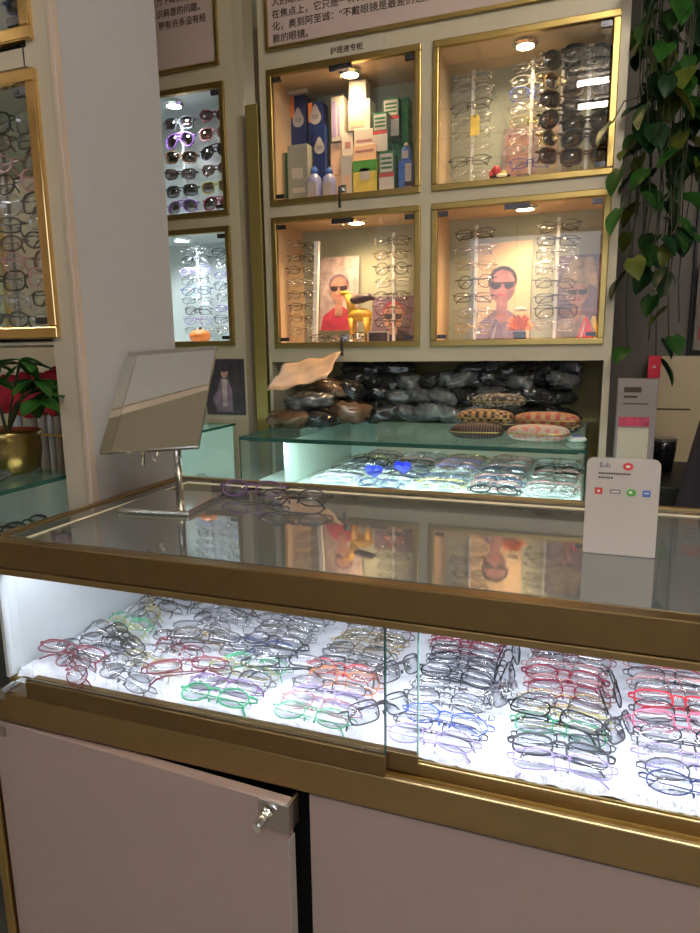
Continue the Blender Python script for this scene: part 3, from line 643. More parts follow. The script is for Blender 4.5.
k = MB().box(CX0-.03, CX1, CY0-.002, CY0+.016, .648, .698).box(CX0, CX1, CY0+.016, CY0+.031, .648, .716); cp(k, 'bottom_rail', 'bronze_light', .002)
cp(MB().box(CX0-.03, CX1, CY0+.006, CY0+.009, .698, .702).box(CX0, CX1, CY0+.018, CY0+.021, .716, .7185), 'sliding_track', 'gold')
cp(MB().box(CX0-.05, CX0-.032, CY0-.004, CY0+.02, 0, .648), 'corner_post', 'gold', .002)
d = cp(MB().box(CX0+.055, -.224, CY0+.001, CY0+.006, .728, .9045), 'sliding_pane', 'glass')
cp(MB().box(CX0+.055, -.224, CY0-.003, CY0+.010, .699, .7285), 'pane_shoe', 'bronze', .001, d)
cp(MB().box(CX0+.055, -.224, CY0+.001, CY0+.0015, .7287, .7315), 'pane_edge_strip', 'chrome', 0, d)
cp(MB().box(-.2255, -.2238, CY0+.0005, CY0+.0065, .7290, .9045), 'pane_edge_strip', 'glass_edge', 0, d)
d = cp(MB().box(CX0+.02, -.184, CY0+.014, CY0+.019, .728, .9045), 'sliding_pane', 'glass')
cp(MB().box(CX0+.06, -.184, CY0+.011, CY0+.022, .701, .7285), 'pane_shoe', 'bronze', .001, d)
cp(MB().box(-.1855, -.1838, CY0+.0135, CY0+.0195, .7290, .9045), 'pane_edge_strip', 'glass_edge_light', 0, d)
k = MB().cyl((CX0+.035, CY0-.004, .717), (CX0+.035, CY0-.030, .717), .009, 20).box(CX0+.04, CX0+.062, CY0-.006, CY0+.006, .705, .728)
cp(k, 'pane_lock', 'chrome')
L_ = cp(MB().box(CX0+.03, CX1-.02, CY0+.034, CY0+.050, .925, .937), 'led_strip', 'led')
# lower cabinet
cp(MB().box(CX0, CX1, CY0+.05, CY1, .07, .648).box(CX0, CX1, CY0+.08, CY1-.05, 0, .07), 'carcass', 'black_gap')
ang = math.asin(.030/.56)
d = MB().box(0, .560, -.018, 0, .09, .6435).build('door', 'laminate', t, bevel=.0015); d.location = (CX0-.028, CY0+.02-1.0, 0); d.rotation_euler = (0, 0, -ang)
k = MB().box(.516, .562, -.0205, -.018, .600, .6435).box(.5595, .5635, -.0205, .010, .600, .6435); k = k.build('lock_plate', 'steel', d, bevel=.001)
MB().cyl((.532, -.0205, .626), (.530, -.030, .624), .009, 20).cyl((.524, -.022, .612), (.522, -.036, .610), .0075, 20).tube([(.540, -.024, .632), (.532, -.03, .624), (.524, -.032, .614)], .004, 8).build('lock_cylinder', 'chrome', k, smooth=False)
MB().box(-.004, .028, -.0205, -.018, .618, .634).build('hinge_plate', 'steel', d)
MB().box(.5605, .5615, -.018, 0, .09, .588).build('edge_band', 'white_card', d)
d = MB().box(0, .62, -.018, 0, .09, .6435).build('door', 'laminate', t, bevel=.0015); d.location = (-.335, CY0+.02-1.0, 0)
d = MB().box(0, .44, -.018, 0, .09, .6435).build('door', 'laminate', t, bevel=.0015); d.location = (.295, CY0+.02-1.0, 0)
# fur liner
k = MB(); nx, ny = 200, 70; V = []
x0, x1, y0, y1 = CX0+.012, CX1-.002, CY0+.0235, CY1-.02
from mathutils import noise
def furz(x, y):
    e = max(0, 1-(y-y0)/.035)
    return .7255+.004*noise.noise(Vector((x*45, y*45, 0)))+.003*noise.noise(Vector((x*120, y*120, 3)))+.006*e*(.6+.8*noise.noise(Vector((x*30, 1, 5))))-.012*max(0, 1-(y-y0)/.010)**2
for j in range(ny+1): V.append([k.bm.verts.new((x0+(x1-x0)*i/nx, y0+(y1-y0)*j/ny, furz(x0+(x1-x0)*i/nx, y0+(y1-y0)*j/ny))) for i in range(nx+1)])
for j in range(ny):
    for i in range(nx): k._f([V[j][i], V[j][i+1], V[j+1][i+1], V[j+1][i]])
for i in range(14000):
    x = random.uniform(x0, x1-.004); y = y0+abs(random.gauss(0, .05)) if i < 9000 else random.uniform(y0, y1)
    if y > y1: continue
    z = furz(x, y)-.001; a = random.uniform(0, 2*pi); L = random.uniform(.006, .014); lean = random.uniform(.2, 1.)
    d = Vector((cos(a)*lean, sin(a)*lean, .8)).normalized(); q = Vector((-sin(a), cos(a), 0))*.0005; p = Vector((x, y, z))
    tip = p+d*L; tip.x = min(max(tip.x, x0), x1); tip.y = max(tip.y, y0)
    k._f([k.bm.verts.new(p-q), k.bm.verts.new(p+q), k.bm.verts.new(tip)])
tag(k.build('fur_liner', 'fur', smooth=True), 'fluffy white fur lining the lit deck of the front counter', 'fur', kind='stuff')
# glasses on the deck, in columns running away from the viewer
PK = ['wine', 'rose', 'pink', 'wine', 'rose', 'goldwire', 'wine', 'pink', 'red', 'silver', 'wine', 'rose']
DK = ['gunmetal', 'charcoal', 'silver', 'silver', 'gunmetal', 'charcoal', 'wine', 'silver', 'goldwire']
MX = ['gunmetal', 'pink', 'goldwire', 'charcoal', 'rose', 'black_gloss', 'green', 'silver', 'red']
CO = ['gunmetal', 'silver', 'black_gloss', 'navy', 'gunmetal', 'olive', 'charcoal', 'silver', 'green']
cols = [(-.012, 'red and pink framed', PK, 0, .0245, 18, ['lilac', 'charcoal', 'gunmetal', 'green', 'olive', 'charcoal'], 'the pink column', .0012),
        (-.170, 'dark wire framed', DK, -.05, .0245, 18, ['lilac', 'gunmetal', 'blue', 'silver', 'gunmetal'], 'the dark column', .0013),
        (.142, 'assorted', ['rose', 'wine', 'red', 'navy', 'pink', 'gunmetal', 'silver'], .02, .0275, 16, ['navy', 'charcoal', 'lilac', 'silver', 'gunmetal'], 'the rightmost column', .0014),
        (-.340, 'mixed colour', MX, -.06, .026, 17, ['green', 'rose', 'lilac', 'gunmetal', 'orange', 'red', 'gunmetal'], 'the mixed column', .0012),
        (-.500, 'colourful', CO, -.08, .027, 16, ['green', 'purple', 'gunmetal', 'olive'], 'the colourful middle column', .0012),
        (-.652, 'thin dark', DK, -.15, .028, 15, ['charcoal', 'gunmetal', 'olive', 'silver'], 'the loose dark column', .0011),
        (-.790, 'scattered', CO, -.22, .030, 14, ['wine', 'black_gloss', 'gunmetal'], 'the leftmost loose column', .0012)]
SH = ['oval', 'rect', 'slim', 'browline', 'rect', 'oval', 'square']
for ci, (x, adj, pal, rz0, pitch, n, first, where, th) in enumerate(cols):
    loose = max(0, ci-3)/3
    for r in range(n):
        y = .761+pitch*r
        if y > 1.225: break
        c = first[r] if r < len(first) else random.choice(pal)
        jx = random.gauss(0, .0035+.010*loose); rz = rz0+random.gauss(0, .05+.16*loose)
        xx = x+jx
        if ci == 6: xx = max(xx, -.795)
        glasses('%s glasses on white fur, %s from the front in %s' % ({'lilac': 'lilac', 'green': 'green', 'blue': 'blue', 'red': 'red', 'pink': 'pink', 'wine': 'wine red', 'rose': 'rose', 'goldwire': 'gold wire', 'silver': 'silver', 'gunmetal': 'dark grey', 'charcoal': 'charcoal', 'black_gloss': 'black', 'navy': 'navy', 'olive': 'olive', 'orange': 'orange', 'purple': 'purple'}[c], ORD[r], where),
                (xx, y, .7475+.002*loose+.0015*(r % 2)), (rad(20)+random.uniform(-.1, .14), random.uniform(-.04, .04), rz), c,
                random.choice(SH), th*.72 if random.random() < .85 else .0015, 'lens', 'glasses in '+where, scale=.97)
# stray pairs lying across and between the columns
strays = [((-.088, .90, .752), (1.1, .3, 1.35), 'silver', 'silver glasses standing on edge between the dark and the pink columns, nearer pair'),
          ((-.090, .99, .752), (1.2, -.2, 1.5), 'gunmetal', 'grey glasses standing on edge between the dark and the pink columns, farther pair'),
          ((.066, .86, .752), (1.0, .3, 1.25), 'charcoal', 'charcoal glasses wedged upright right of the pink column, nearer pair'),
          ((.062, .965, .752), (1.2, .2, 1.6), 'black_gloss', 'black glasses wedged upright right of the pink column, farther pair'),
          ((-.250, .80, .752), (1.0, .2, 1.1), 'gunmetal', 'grey glasses wedged slanting between the mixed and the dark columns, nearer pair'),
          ((-.255, .92, .752), (1.1, .2, 1.25), 'charcoal', 'charcoal glasses wedged slanting between the mixed and the dark columns, farther pair'),
          ((-.02, .835, .768), (.25, 0, -.25), 'black_gloss', 'black glasses lying on top of the pink column'),
          ((-.60, .90, .768), (.2, .1, .35), 'charcoal', 'charcoal glasses lying on top of the thin dark ones'),
          ((-.43, .86, .766), (.2, .1, .5), 'gunmetal', 'grey glasses lying askew on the colourful ones'),
          ((-.73, .85, .766), (.2, .1, -.5), 'black_gloss', 'black glasses lying askew near the left end of the tray'),
          ((-.57, .80, .766), (.2, .1, .7), 'wine', 'wine red glasses lying askew at the front left of the tray'),
          ((-.80, .80, .755), (.3, .1, .1), 'wine', 'wine red glasses frontmost at the left end of the tray')]
for p, r_, c, l in strays: glasses(l, p, r_, c, 'rect', .0012, 'lens')
# pairs lying on the counter top
for l, px, rz, c in [('purple thin rimmed glasses on the counter top behind the other pair', (-.612, 1.105, .967), .12, 'purple'), ('grey glasses with black temples on the counter top, front one of the two', (-.500, 1.058, .967), .20, 'gunmetal')]:
    glasses(l, (px[0], px[1], .9806), (rad(58), 0, rz), c, 'oval', .0013, 'lens', 'pairs on the counter top', tip='black_gloss', scale=1.05)
# ------------------------------------------------------------------ counter mirror
t = thing('table_mirror', 'square tilted mirror on a chrome stand on the counter', 'mirror', (-.735, 1.02, .9586))
bm_ = Matrix.Rotation(.12, 4, 'Z')
MB().box(-.072, .072, -.078, .078, 0, .010, bm_).build('base', 'chrome', t, bevel=.003)
MB().cyl((-.005, .03, .010), (-.005, .03, .165), .0075, 20).build('pole', 'chrome', t, smooth=True)
R_ = Euler((-.767, -.06, .245)).to_matrix().to_4x4()
mp = MB().box(-.094, .094, -.004, .002, -.125, .125).build('mirror_frame', 'chrome', t, bevel=.001); mp.location = (-.768+.735, 1.05-1.02, 1.159-.9586); mp.rotation_euler = (-.767, -.06, .245)
MB().box(-.070, .0925, -.0055, -.0042, -.123, .112).build('mirror_glass', 'mirror', mp)
MB().box(-.0925, -.0715, -.0050, -.0042, -.123, .112).build('bevel_strip', 'mirror_old', mp)
MB().box(-.092, .092, -.0050, -.0042, .112, .1235).build('bevel_strip', 'steel', mp)
MB().cyl((-.012, .004, -.03), (-.012, .022, -.03), .012, 16).cyl((-.022, .03, -.165+.03), (-.022, .015, -.10), .004, 8).build('joint', 'chrome', mp)
k = MB().cyl((-.030, .012, .120), (-.036, .004, .088), .0035, 10).blob((-.037, .003, .086), (.006, .006, .006), 12, 8).build('lever', 'chrome', t, smooth=True)
# ------------------------------------------------------------------ payment card
t = thing('payment_stand', 'white acrylic payment card stand with small coloured logos on the counter', 'sign', (.0505, .945, .9588), (0, 0, 0))
def rrect(w, z0, z1, r, y, d):
    P = [(-w, y, z0), (w, y, z0)]
    for i in range(7): a = i*pi/12; P.append((w-r+r*cos(a), y, z1-r+r*sin(a)))
    for i in range(7): a = pi/2+i*pi/12; P.append((-w+r+r*cos(a), y, z1-r+r*sin(a)))
    return MB().prism(P, (0, d, 0))
pc = rrect(.0468, .002, .137, .009, 0, .003).build('card', 'white_card', t); pc.rotation_euler = (-.03, 0, 0)
MB().box(-.0468, .0468, .0005, .045, 0, .003).build('base', 'white_card', t, bevel=.001)
def q(n, m, x, z, w, h): return MB().box(x-w/2, x+w/2, -.0006, 0, z-h/2, z+h/2).build(n, m, pc)
def disc(n, m, x, z, r, rz=1., y=-.0006, c=20): return MB().prism([(x+r*cos(2*pi*i/c), y, z+r*rz*sin(2*pi*i/c)) for i in range(c)], (0, .0006, 0)).build(n, m, pc)
disc('red_emblem', 'band_red', .006, .126, .0066, .8); q('emblem_mark', 'white_ink', .006, .1262, .005, .003).location.y = -.0005
k = MB()
for a, b_, c, d in [(-.030, -.027, .123, .131), (-.026, -.023, .124, .127), (-.022, -.019, .124, .130), (-.018, -.0165, .123, .128)]: k.box(a, b_, -.0006, 0, c, d)
k.build('grey_emblem', 'grey_ink', pc)
for z, a, b_, hh in [(.1155, -.031, .008, .0012), (.1095, -.031, -.013, .0012)]:
    k = MB(); x = a
    while x < b_: k.box(x, x+.0022, -.0006, 0, z-hh, z+hh); x += .0032
    k.build('small_print', 'ink', pc)
q('red_logo', 'band_red', -.030, .0905, .010, .009); disc('red_logo_mark', 'white_ink', -.030, .0905, .0022, 1, -.0011, 4)
q('dark_logo', 'grey_ink', -.0085, .0905, .014, .006); q('dark_logo_mark', 'white_ink', -.0085, .0905, .010, .0012).location.y = -.0005
disc('green_logo', 'green_logo', .012, .090, .0062, .85); disc('green_logo_mark', 'white_ink', .011, .0905, .0022, .8, -.0011)
q('blue_logo', 'blue_logo', .031, .090, .010, .009); q('blue_logo_mark', 'white_ink', .031, .0905, .006, .0012).location.y = -.0005

# ------------------------------------------------------------------ glass case at the back
zt = 1.005
t = thing('glass_case', 'long green edged glass case in the recess under the wall cabinets', 'case', (-.45, 1.9, .78))
def gc(mb, n, m, bevel=0., cx=-.45, cy=1.9, cz=.78):
    for v in mb.bm.verts: v.co -= Vector((cx, cy, cz))
    return mb.build(n, m, t, bevel=bevel)
X0, X1 = -.917, .004
gc(MB().box(X0, X1, 1.6, 2.20, zt-.006, zt), 'glass_top', 'glass_case_top')
gc(MB().box(X0-.001, X1+.001, 1.597, 1.5995, zt-.007, zt+.001).box(X0-.002, X0-.0003, 1.6, 2.05, zt-.007, zt+.001).box(X1+.0003, X1+.002, 1.6, 2.05, zt-.007, zt+.001), 'top_edge', 'glass_edge')
gc(MB().box(X0, X1, 1.6, 1.605, .865, zt-.006), 'front_glass', 'glass_green')
gc(MB().box(X0, X0+.005, 1.605, 2.2, .865, zt-.006), 'side_glass', 'glass_green'); gc(MB().box(X1-.005, X1, 1.605, 2.2, .865, zt-.006), 'side_glass', 'glass_green')
gc(MB().box(X0, X0+.0025, 1.597, 1.5998, .865, zt-.007), 'corner_edge', 'glass_edge'); gc(MB().box(X1-.0025, X1, 1.597, 1.5998, .865, zt-.007), 'corner_edge', 'glass_edge')
gc(MB().box(X0, X1, 1.6, 2.2, .78, .862), 'base', 'liner_cool')
gc(MB().box(X0+.01, -.90, 1.62, 2.18, .864, .99).box(-.90, -.86, 2.17, 2.18, .864, .99), 'end_panel', 'white_panel') if False else None
gc(MB().box(-.80, -.795, 1.64, 2.19, .864, .990), 'divider', 'mint_panel'); gc(MB().box(-.795, -.70, 2.185, 2.19, .864, .990), 'divider', 'mint_panel')
gc(MB().box(X0+.006, -.80, 2.0, 2.005, .864, .990), 'back_panel', 'white_frame'); gc(MB().box(-.70, X1-.006, 2.185, 2.19, .864, .990), 'back_panel', 'sign_paper')
k = MB(); nx, ny = 60, 40; V = [[k.bm.verts.new((-.725+.72*i/nx, 1.612+.565*j/ny, .870+.003*noise.noise(Vector((i*.5, j*.5, 7))))) for i in range(nx+1)] for j in range(ny+1)]
for j in range(ny):
    for i in range(nx): k._f([V[j][i], V[j][i+1], V[j+1][i+1], V[j+1][i]])
gc(k, 'padding', 'white_deck')
gc(MB().box(X0+.02, X1-.02, 1.607, 1.612, .9935, .9985), 'added_housing', 'glass_edge')  # added strip above the area light that stands in for a case LED
cn = 0
for cidx, x in enumerate([-.655, -.51, -.365, -.22, -.075]):
    for r in range(10):
        c = random.choice(['gunmetal', 'silver', 'black_gloss', 'lilac', 'rose', 'goldwire', 'navy', 'silver', 'clear_frame'])
        if r == 0 and cidx == 3: c = 'black_gloss'
        glasses('glasses in the long back case, %s from the front, %s' % (ORD[r], ['leftmost column', 'second column from the left', 'middle column', 'second column from the right', 'rightmost column'][cidx]),
                (x+random.gauss(0, .006), 1.65+r*.054, .889), (rad(24)+random.uniform(-.1, .2), random.uniform(-.05, .05), random.gauss(0, .12)), c, random.choice(SH), .0014 if c != 'black_gloss' else .0022, 'lens', 'glasses in the back glass case, column %s' % ORD[cidx])
for i, (x, y) in enumerate([(-.545, 1.68), (-.485, 1.76)]):
    t2 = thing('blue_ornament', 'deep blue glass heart on the glasses in the back case, %s one' % ['nearer', 'farther'][i], 'ornament', (x, y, .914), (.7, 0, 0), 'blue hearts')
    P = []
    for j in range(28):
        a = 2*pi*j/28; P.append((.0015*16*sin(a)**3, -.008, .0014*(13*cos(a)-5*cos(2*a)-2*cos(3*a)-cos(4*a))))
    MB().prism(P, (0, .014, 0)).build('heart', 'blue_gem', t2, bevel=.003)
    MB().tube([(.024, 0, .006), (.032, 0, .010), (.032, 0, -.004), (.022, 0, -.010)], .002, 6).build('loop', 'silver', t2)
# second case further left
t = thing('glass_case', 'glass case behind the table mirror, left of the long back case', 'case', (-1.4, 1.7, .0))
X0, X1, Y0, Y1 = -1.75, -1.105, 1.35, 1.905
g3 = lambda mb, n, m: gc(mb, n, m, 0, -1.4, 1.7, 0)
g3(MB().box(X0, X1, Y0, Y1, .999, 1.005), 'glass_top', 'glass_case_top'); g3(MB().box(X1-.005, X1, Y0, Y1, .80, .999), 'side_glass', 'glass_green')
g3(MB().box(X1-.001, X1+.0015, Y0, Y1, .998, 1.006), 'top_edge', 'glass_edge')
g3(MB().box(X0, X1, Y0, Y1, 0, .80), 'base', 'liner_cool'); g3(MB().box(X0, X1-.006, Y1-.01, Y1-.004, .80, .998), 'back_panel', 'mint_panel')
g3(MB().box(X0, X1-.02, Y0+.01, Y0+.02, .985, .992), 'led_strip', 'led')
for r in range(7):
    glasses('grey glasses in the case behind the table mirror, %s from the front' % ORD[r], (-1.19+random.gauss(0, .01), 1.45+r*.06, .832), (.5, 0, 1.4+random.gauss(0, .2)), random.choice(['gunmetal', 'silver', 'navy']), random.choice(SH), .0014, 'lens', 'glasses in the case behind the mirror')
# dark portrait on left unit
t = thing('portrait_poster', 'dark portrait print of a person in a pale shirt beside the table mirror', 'poster', (-1.222, W-.005, 1.017))
MB().box(-.078, .078, 0, .005, 0, .198).build('board', 'print_dark', t)
MB().prism([(-.035, -.0006, .01), (.03, -.0006, .01), (.028, -.0006, .09), (.012, -.0006, .13), (-.016, -.0006, .13), (-.032, -.0006, .085), (-.052, -.0006, .06), (-.045, -.0006, .04)], (0, .0006, 0)).build('jacket_print', 'print_violet', t)
MB().prism([(-.010, -.001, .03), (.008, -.001, .03), (.010, -.001, .125), (-.012, -.001, .125)], (0, .0005, 0)).build('shirt_print', 'print_pale', t)
MB().prism([(.014*cos(2*pi*i/20), -.0014, .150+.019*sin(2*pi*i/20)) for i in range(20)], (0, .0005, 0)).build('face_print', 'skin', t)
MB().prism([(.015*cos(2*pi*i/20), -.0018, .162+.010*sin(2*pi*i/20)) for i in range(20)], (0, .0004, 0)).build('hair_print', 'print_dark', t)
# base cupboard under the back case
tag(MB().box(-1.03, .035, 1.60, 2.049, 0, .779).build('base_cupboard', 'cream', bevel=.003), 'cream base cupboard under the long back glass case', 'cupboard')
# ------------------------------------------------------------------ pile of wrapped cases on the glass case
def lump(seed, r, e=.75):
    def fn(p):
        n1 = noise.noise(Vector((p.x*30+seed*7, p.y*30, p.z*30))); n2 = abs(noise.noise(Vector((p.x*65+seed*3, p.y*65, p.z*65+5))))
        return p*(.98+.24*n1+.30*n2)
    return MB().blob((0, 0, 0), r, 36, 20, e, e, fn=fn)
protos = {}
for i, m_ in enumerate(['plastic_black', 'plastic_grey', 'plastic_black', 'plastic_brown']): protos[i] = (lump(i+1, (.066, .036, .028)).mesh('wrapped_case', True), m_)
for rowi, (y, z, n, nm) in enumerate([(2.10, 1.036, 11, 'bottom'), (2.13, 1.088, 12, 'middle'), (2.15, 1.140, 12, 'upper'), (2.16, 1.175, 11, 'topmost')]):
    for i in range(n):
        x = -.80+.75*(i+.5)/n+random.uniform(-.012, .012)
        if rowi == 3 and -.56 < x < -.40: continue
        me, m_ = protos[random.choice([0, 0, 1, 1, 2])] if x > -.70 else protos[random.choice([0, 2, 3])]
        o = bpy.data.objects.new('glasses_case', me); C.objects.link(o)
        if not me.materials: me.materials.append(None)
        o.material_slots[0].link = 'OBJECT'; o.material_slots[0].material = M[m_]
        o.location = (x, y+random.uniform(-.03, .02), z+random.uniform(-.004, .006)); o.rotation_euler = (random.uniform(-.3, .3), random.uniform(-.35, .35), random.uniform(-.9, .9))
        o.scale = (random.uniform(.75, 1.), random.uniform(.8, 1.1), random.uniform(.8, .98))
        tag(o, 'dark case in shiny plastic wrap, %s from the left, %s row of the pile' % (ORD[i], nm), 'case', 'plastic wrapped cases piled on the back glass case')
for i, (x, y, z, r, rot, m_, l) in enumerate([
    (-.875, 1.86, 1.032, (.070, .07, .026), (0, 0, .1), 'plastic_brown', 'brown plastic bag of cases at the left front corner of the glass case'),
    (-.80, 1.88, 1.030, (.060, .05, .024), (0, 0, -.3), 'plastic_black', 'black plastic wrapped bag right of the brown bag in front'),
    (-.84, 1.92, 1.082, (.075, .06, .028), (0, -.1, .3), 'plastic_grey', 'grey brown plastic bag lying on the front brown bag'),
    (-.80, 1.98, 1.122, (.070, .05, .026), (0, .2, -.2), 'plastic_brown', 'brown plastic bag directly under the peach leaflet'),
    (-.72, 1.97, 1.045, (.060, .05, .034), (0, .1, .5), 'plastic_brown', 'dark brown plastic bag between the bags and the black pile'),
    (-.73, 2.00, 1.110, (.050, .04, .034), (0, .1, -.5), 'plastic_black', 'black bag on the dark brown one beside the leaflet')]):
    o = lump(20+i, r).build('wrapped_bag', m_, smooth=True); o.location = (x, y, z); o.rotation_euler = rot
    tag(o, l, 'bag', 'plastic bags at the left of the glass case')
# peach leaflet
k = MB(); nx, ny = 12, 8; V = []
for j in range(ny+1):
    V.append([k.bm.verts.new((-.10+.20*i/nx+.03*(j/ny), -.065+.13*j/ny, .004*sin(i*1.3+j*.9)+.003*sin(j*2.1-i*.6)+.018*(i/nx)**3)) for i in range(nx+1)])
for j in range(ny):
    for i in range(nx): k._f([V[j][i], V[j][i+1], V[j+1][i+1], V[j+1][i]])
o = k.build('leaflet', 'paper_peach', smooth=True); sd = o.modifiers.new('Thick', 'SOLIDIFY'); sd.thickness = .0012
o.location = (-.845, 1.87, 1.172); o.rotation_euler = (.62, -.13, .10); o.scale = (1.0, 1.0, 1)
tag(o, 'crumpled peach coloured leaflet lying on top of the plastic bags', 'leaflet')
# patterned pouches
def pouch(label, x, y, z, m_, rz=0., s=1.):
    t = thing('glasses_pouch', label, 'pouch', (x, y, z), (0, 0, rz), 'patterned glasses pouches on the glass case')
    MB().blob((0, 0, .022), (.078*s, .034, .0215), 32, 14, .7, .8).build('body', m_, t, smooth=True)
    P = [(.0795*s*math.copysign(abs(cos(a))**.7, cos(a)), .0355*math.copysign(abs(sin(a))**.7, sin(a)), .022) for a in [2*pi*i/32 for i in range(32)]]
    MB().tube(P, .0016, 5, closed=True).build('zipper', 'gold', t)
pouch('dark striped pouch lowest of the left patterned stack', -.272, 1.72, zt+.001, 'knit_dark', .05, .9)
pouch('gold and black checked pouch in the middle of the left patterned stack', -.262, 1.80, zt+.030, 'knit_gold', -.05)
pouch('grey speckled pouch on top of the left patterned stack', -.240, 1.90, zt+.066, 'knit_grey', .08)
pouch('dark striped pouch hidden under the checked one', -.255, 1.90, zt+.002, 'knit_dark', .08)
pouch('pink and white speckled pouch at the right front of the glass case', -.115, 1.72, zt+.001, 'knit_pink', .0)
pouch('maroon and gold pouch behind the pink speckled one', -.100, 1.80, zt+.026, 'knit_red', -.06, 1.1)
pouch('grey pouch under the maroon one', -.09, 1.88, zt+.001, 'knit_grey', .0)
t = thing('sachet', 'pale blue paper sachet at the right end of the glass case', 'sachet', (-.022, 1.74, zt+.001), (0, 0, .3))
MB().blob((0, 0, .007), (.022, .028, .007), 16, 8, .5, .8).build('packet', 'liner_cool', t, smooth=True); MB().box(-.012, .012, -.016, .016, .0125, .0145).build('print', 'blue_logo', t)

# ------------------------------------------------------------------ things at the left behind the counter
t = thing('glass_case', 'glass case at the left edge with a few thin glasses inside', 'case', (-1.4, .9, 0))
g4 = lambda mb, n, m: gc(mb, n, m, 0, -1.4, .9, 0)
X0, X1, Y0, Y1, Z1 = -1.8, -.972, .70, 1.045, 1.006
g4(MB().box(X0, X1, Y0, Y1, Z1-.006, Z1), 'glass_top', 'glass_case_top'); g4(MB().box(X1-.0005, X1+.0015, Y0, Y1, Z1-.007, Z1+.001), 'top_edge', 'glass_edge')
g4(MB().box(X1-.005, X1-.0006, Y0, Y1, .80, Z1-.007), 'side_glass', 'glass_green')
g4(MB().box(X0, X1, Y0, Y1, 0, .80), 'base', 'liner_dark'); g4(MB().box(X0, X1-.006, Y1-.008, Y1-.002, .80, Z1-.007), 'back_panel', 'liner_cool')
g4(MB().box(X1-.30, X1-.008, Y0, Y1-.01, .880, .884), 'shelf', 'liner_cool')
for r in range(3):
    glasses('dark thin glasses in the case at the left edge, %s from the front' % ORD[r], (-1.06, .80+r*.09, .906), (.6, 0, 1.2+.2*r), 'gunmetal', 'oval', .0016, 'lens', 'glasses in the case at the left edge')
o = tag(MB().box(-1.9, -.957, 1.235, 1.24, .85, 1.262).build('wall_mirror', 'mirror'), 'mirror at the back of the alcove behind the potted plant', 'mirror')
t = thing('dish', 'blue grey oval dish on the glass case at the left edge', 'dish', (-1.055, .845, Z1+.001), (0, 0, 0))
MB().lathe([(.035, 0), (.055, .004), (.076, .018), (.078, .022), (.070, .020), (.05, .008), (.015, .006)], 32).build('bowl', 'ceramic_blue', t, smooth=True)
MB().box(.03, .085, -.02, .0, .020, .026).build('spoon', 'brass', t, bevel=.002)
o = lump(31, (.045, .038, .026), .9).build('sweet_bag', 'fabric_red', smooth=True); o.location = (-1.075, .835, Z1+.046)
tag(o, 'red wrapped packet lying in the blue grey dish', 'packet')
t = thing('potted_plant', 'leafy green plant in a brass pot on the glass case', 'plant', (-1.095, .985, Z1+.0015))
MB().lathe([(.040, 0), (.055, .01), (.062, .05), (.060, .075), (.066, .085), (.060, .088)], 28).build('pot', 'brass', t, smooth=True)
MB().lathe([(.062, -.002), (.062, .001)], 20, (0, 0, .08)).build('soil', 'dark', t)
def leafmesh(w, L, fold=.25, heart=True, droop=.3):
    k = MB(); n = 8; rows = []
    for i in range(n+1):
        s_ = i/n
        if heart: hw = w*(math.sin(pi*min(1, s_*.93+.07))**.6)*(1-.55*s_)*1.25
        else: hw = w*math.sin(pi*s_)**.8
        if i == n: hw = 0.0004
        y = L*s_; z = -droop*L*s_*s_
        back = -.12*L*(1 if heart and i == 0 else 0)
        rows.append([k.bm.verts.new((-hw, y+back, z+fold*hw)), k.bm.verts.new((-hw*.5, y+back*.6, z+fold*hw*.4)), k.bm.verts.new((0, y, z)), k.bm.verts.new((hw*.5, y+back*.6, z+fold*hw*.4)), k.bm.verts.new((hw, y+back, z+fold*hw))])
    for a, b_ in zip(rows, rows[1:]):
        for i in range(4): k._f([a[i], a[i+1], b_[i+1], b_[i]])
    r = bmesh.ops.solidify(k.bm, geom=list(k.bm.faces), thickness=.0006)
    return k.mesh('leaf', True)
LF = [leafmesh(.030, .072, .3, True, .15), leafmesh(.026, .062, .15, True, .35), leafmesh(.034, .080, .4, True, .2)]
LP = [leafmesh(.014, .062, .3, False, .3), leafmesh(.017, .070, .3, False, .15)]
for me in LF+LP: me.materials.append(None)
def leaf(parent, me, loc, direction, roll, m_, s=1.):
    o = bpy.data.objects.new('leaf', me); C.objects.link(o); o.parent = parent
    o.material_slots[0].link = 'OBJECT'; o.material_slots[0].material = M[m_]
    qd = Vector(direction).normalized().to_track_quat('Y', 'Z') @ Euler((0, roll, 0)).to_quaternion()
    o.rotation_mode = 'QUATERNION'; o.rotation_quaternion = qd; o.location = loc; o.scale = (s,)*3
for i in range(9):
    a = random.uniform(0, 2*pi); top = Vector((.065*cos(a)+.050, .045*sin(a)-.01, random.uniform(.15, .25)))
    MB().tube([(0, 0, .08), (top.x*.35, top.y*.35, .14), tuple(top)], [.003, .002, .0014], 6).build('stem', 'vine', t)
    for j in range(5):
        b_ = a+j*2*pi/5+random.uniform(-.3, .3)
        leaf(t, random.choice(LP), top, (cos(b_), sin(b_)*.8, -.25+random.uniform(-.3, .3)), random.uniform(-.4, .4), random.choice(['leaf', 'leaf_bright', 'leaf_bright']), random.uniform(.75, 1.05))
for i, (x, z, r, l) in enumerate([(-1.165, 1.16, (.055, .028, .047), 'red cloth bunch in the alcove, closest to the post'), (-1.235, 1.15, (.055, .028, .050), 'red cloth bunch in the alcove, middle one behind the plant leaves'), (-1.305, 1.15, (.05, .028, .045), 'red cloth bunch in the alcove, leftmost by the picture edge')]):
    o = lump(41+i, r, .9).build('red_decoration', 'fabric_red', smooth=True); o.location = (x, 1.19, z); tag(o, l, 'decoration', 'red cloth decoration in the alcove')
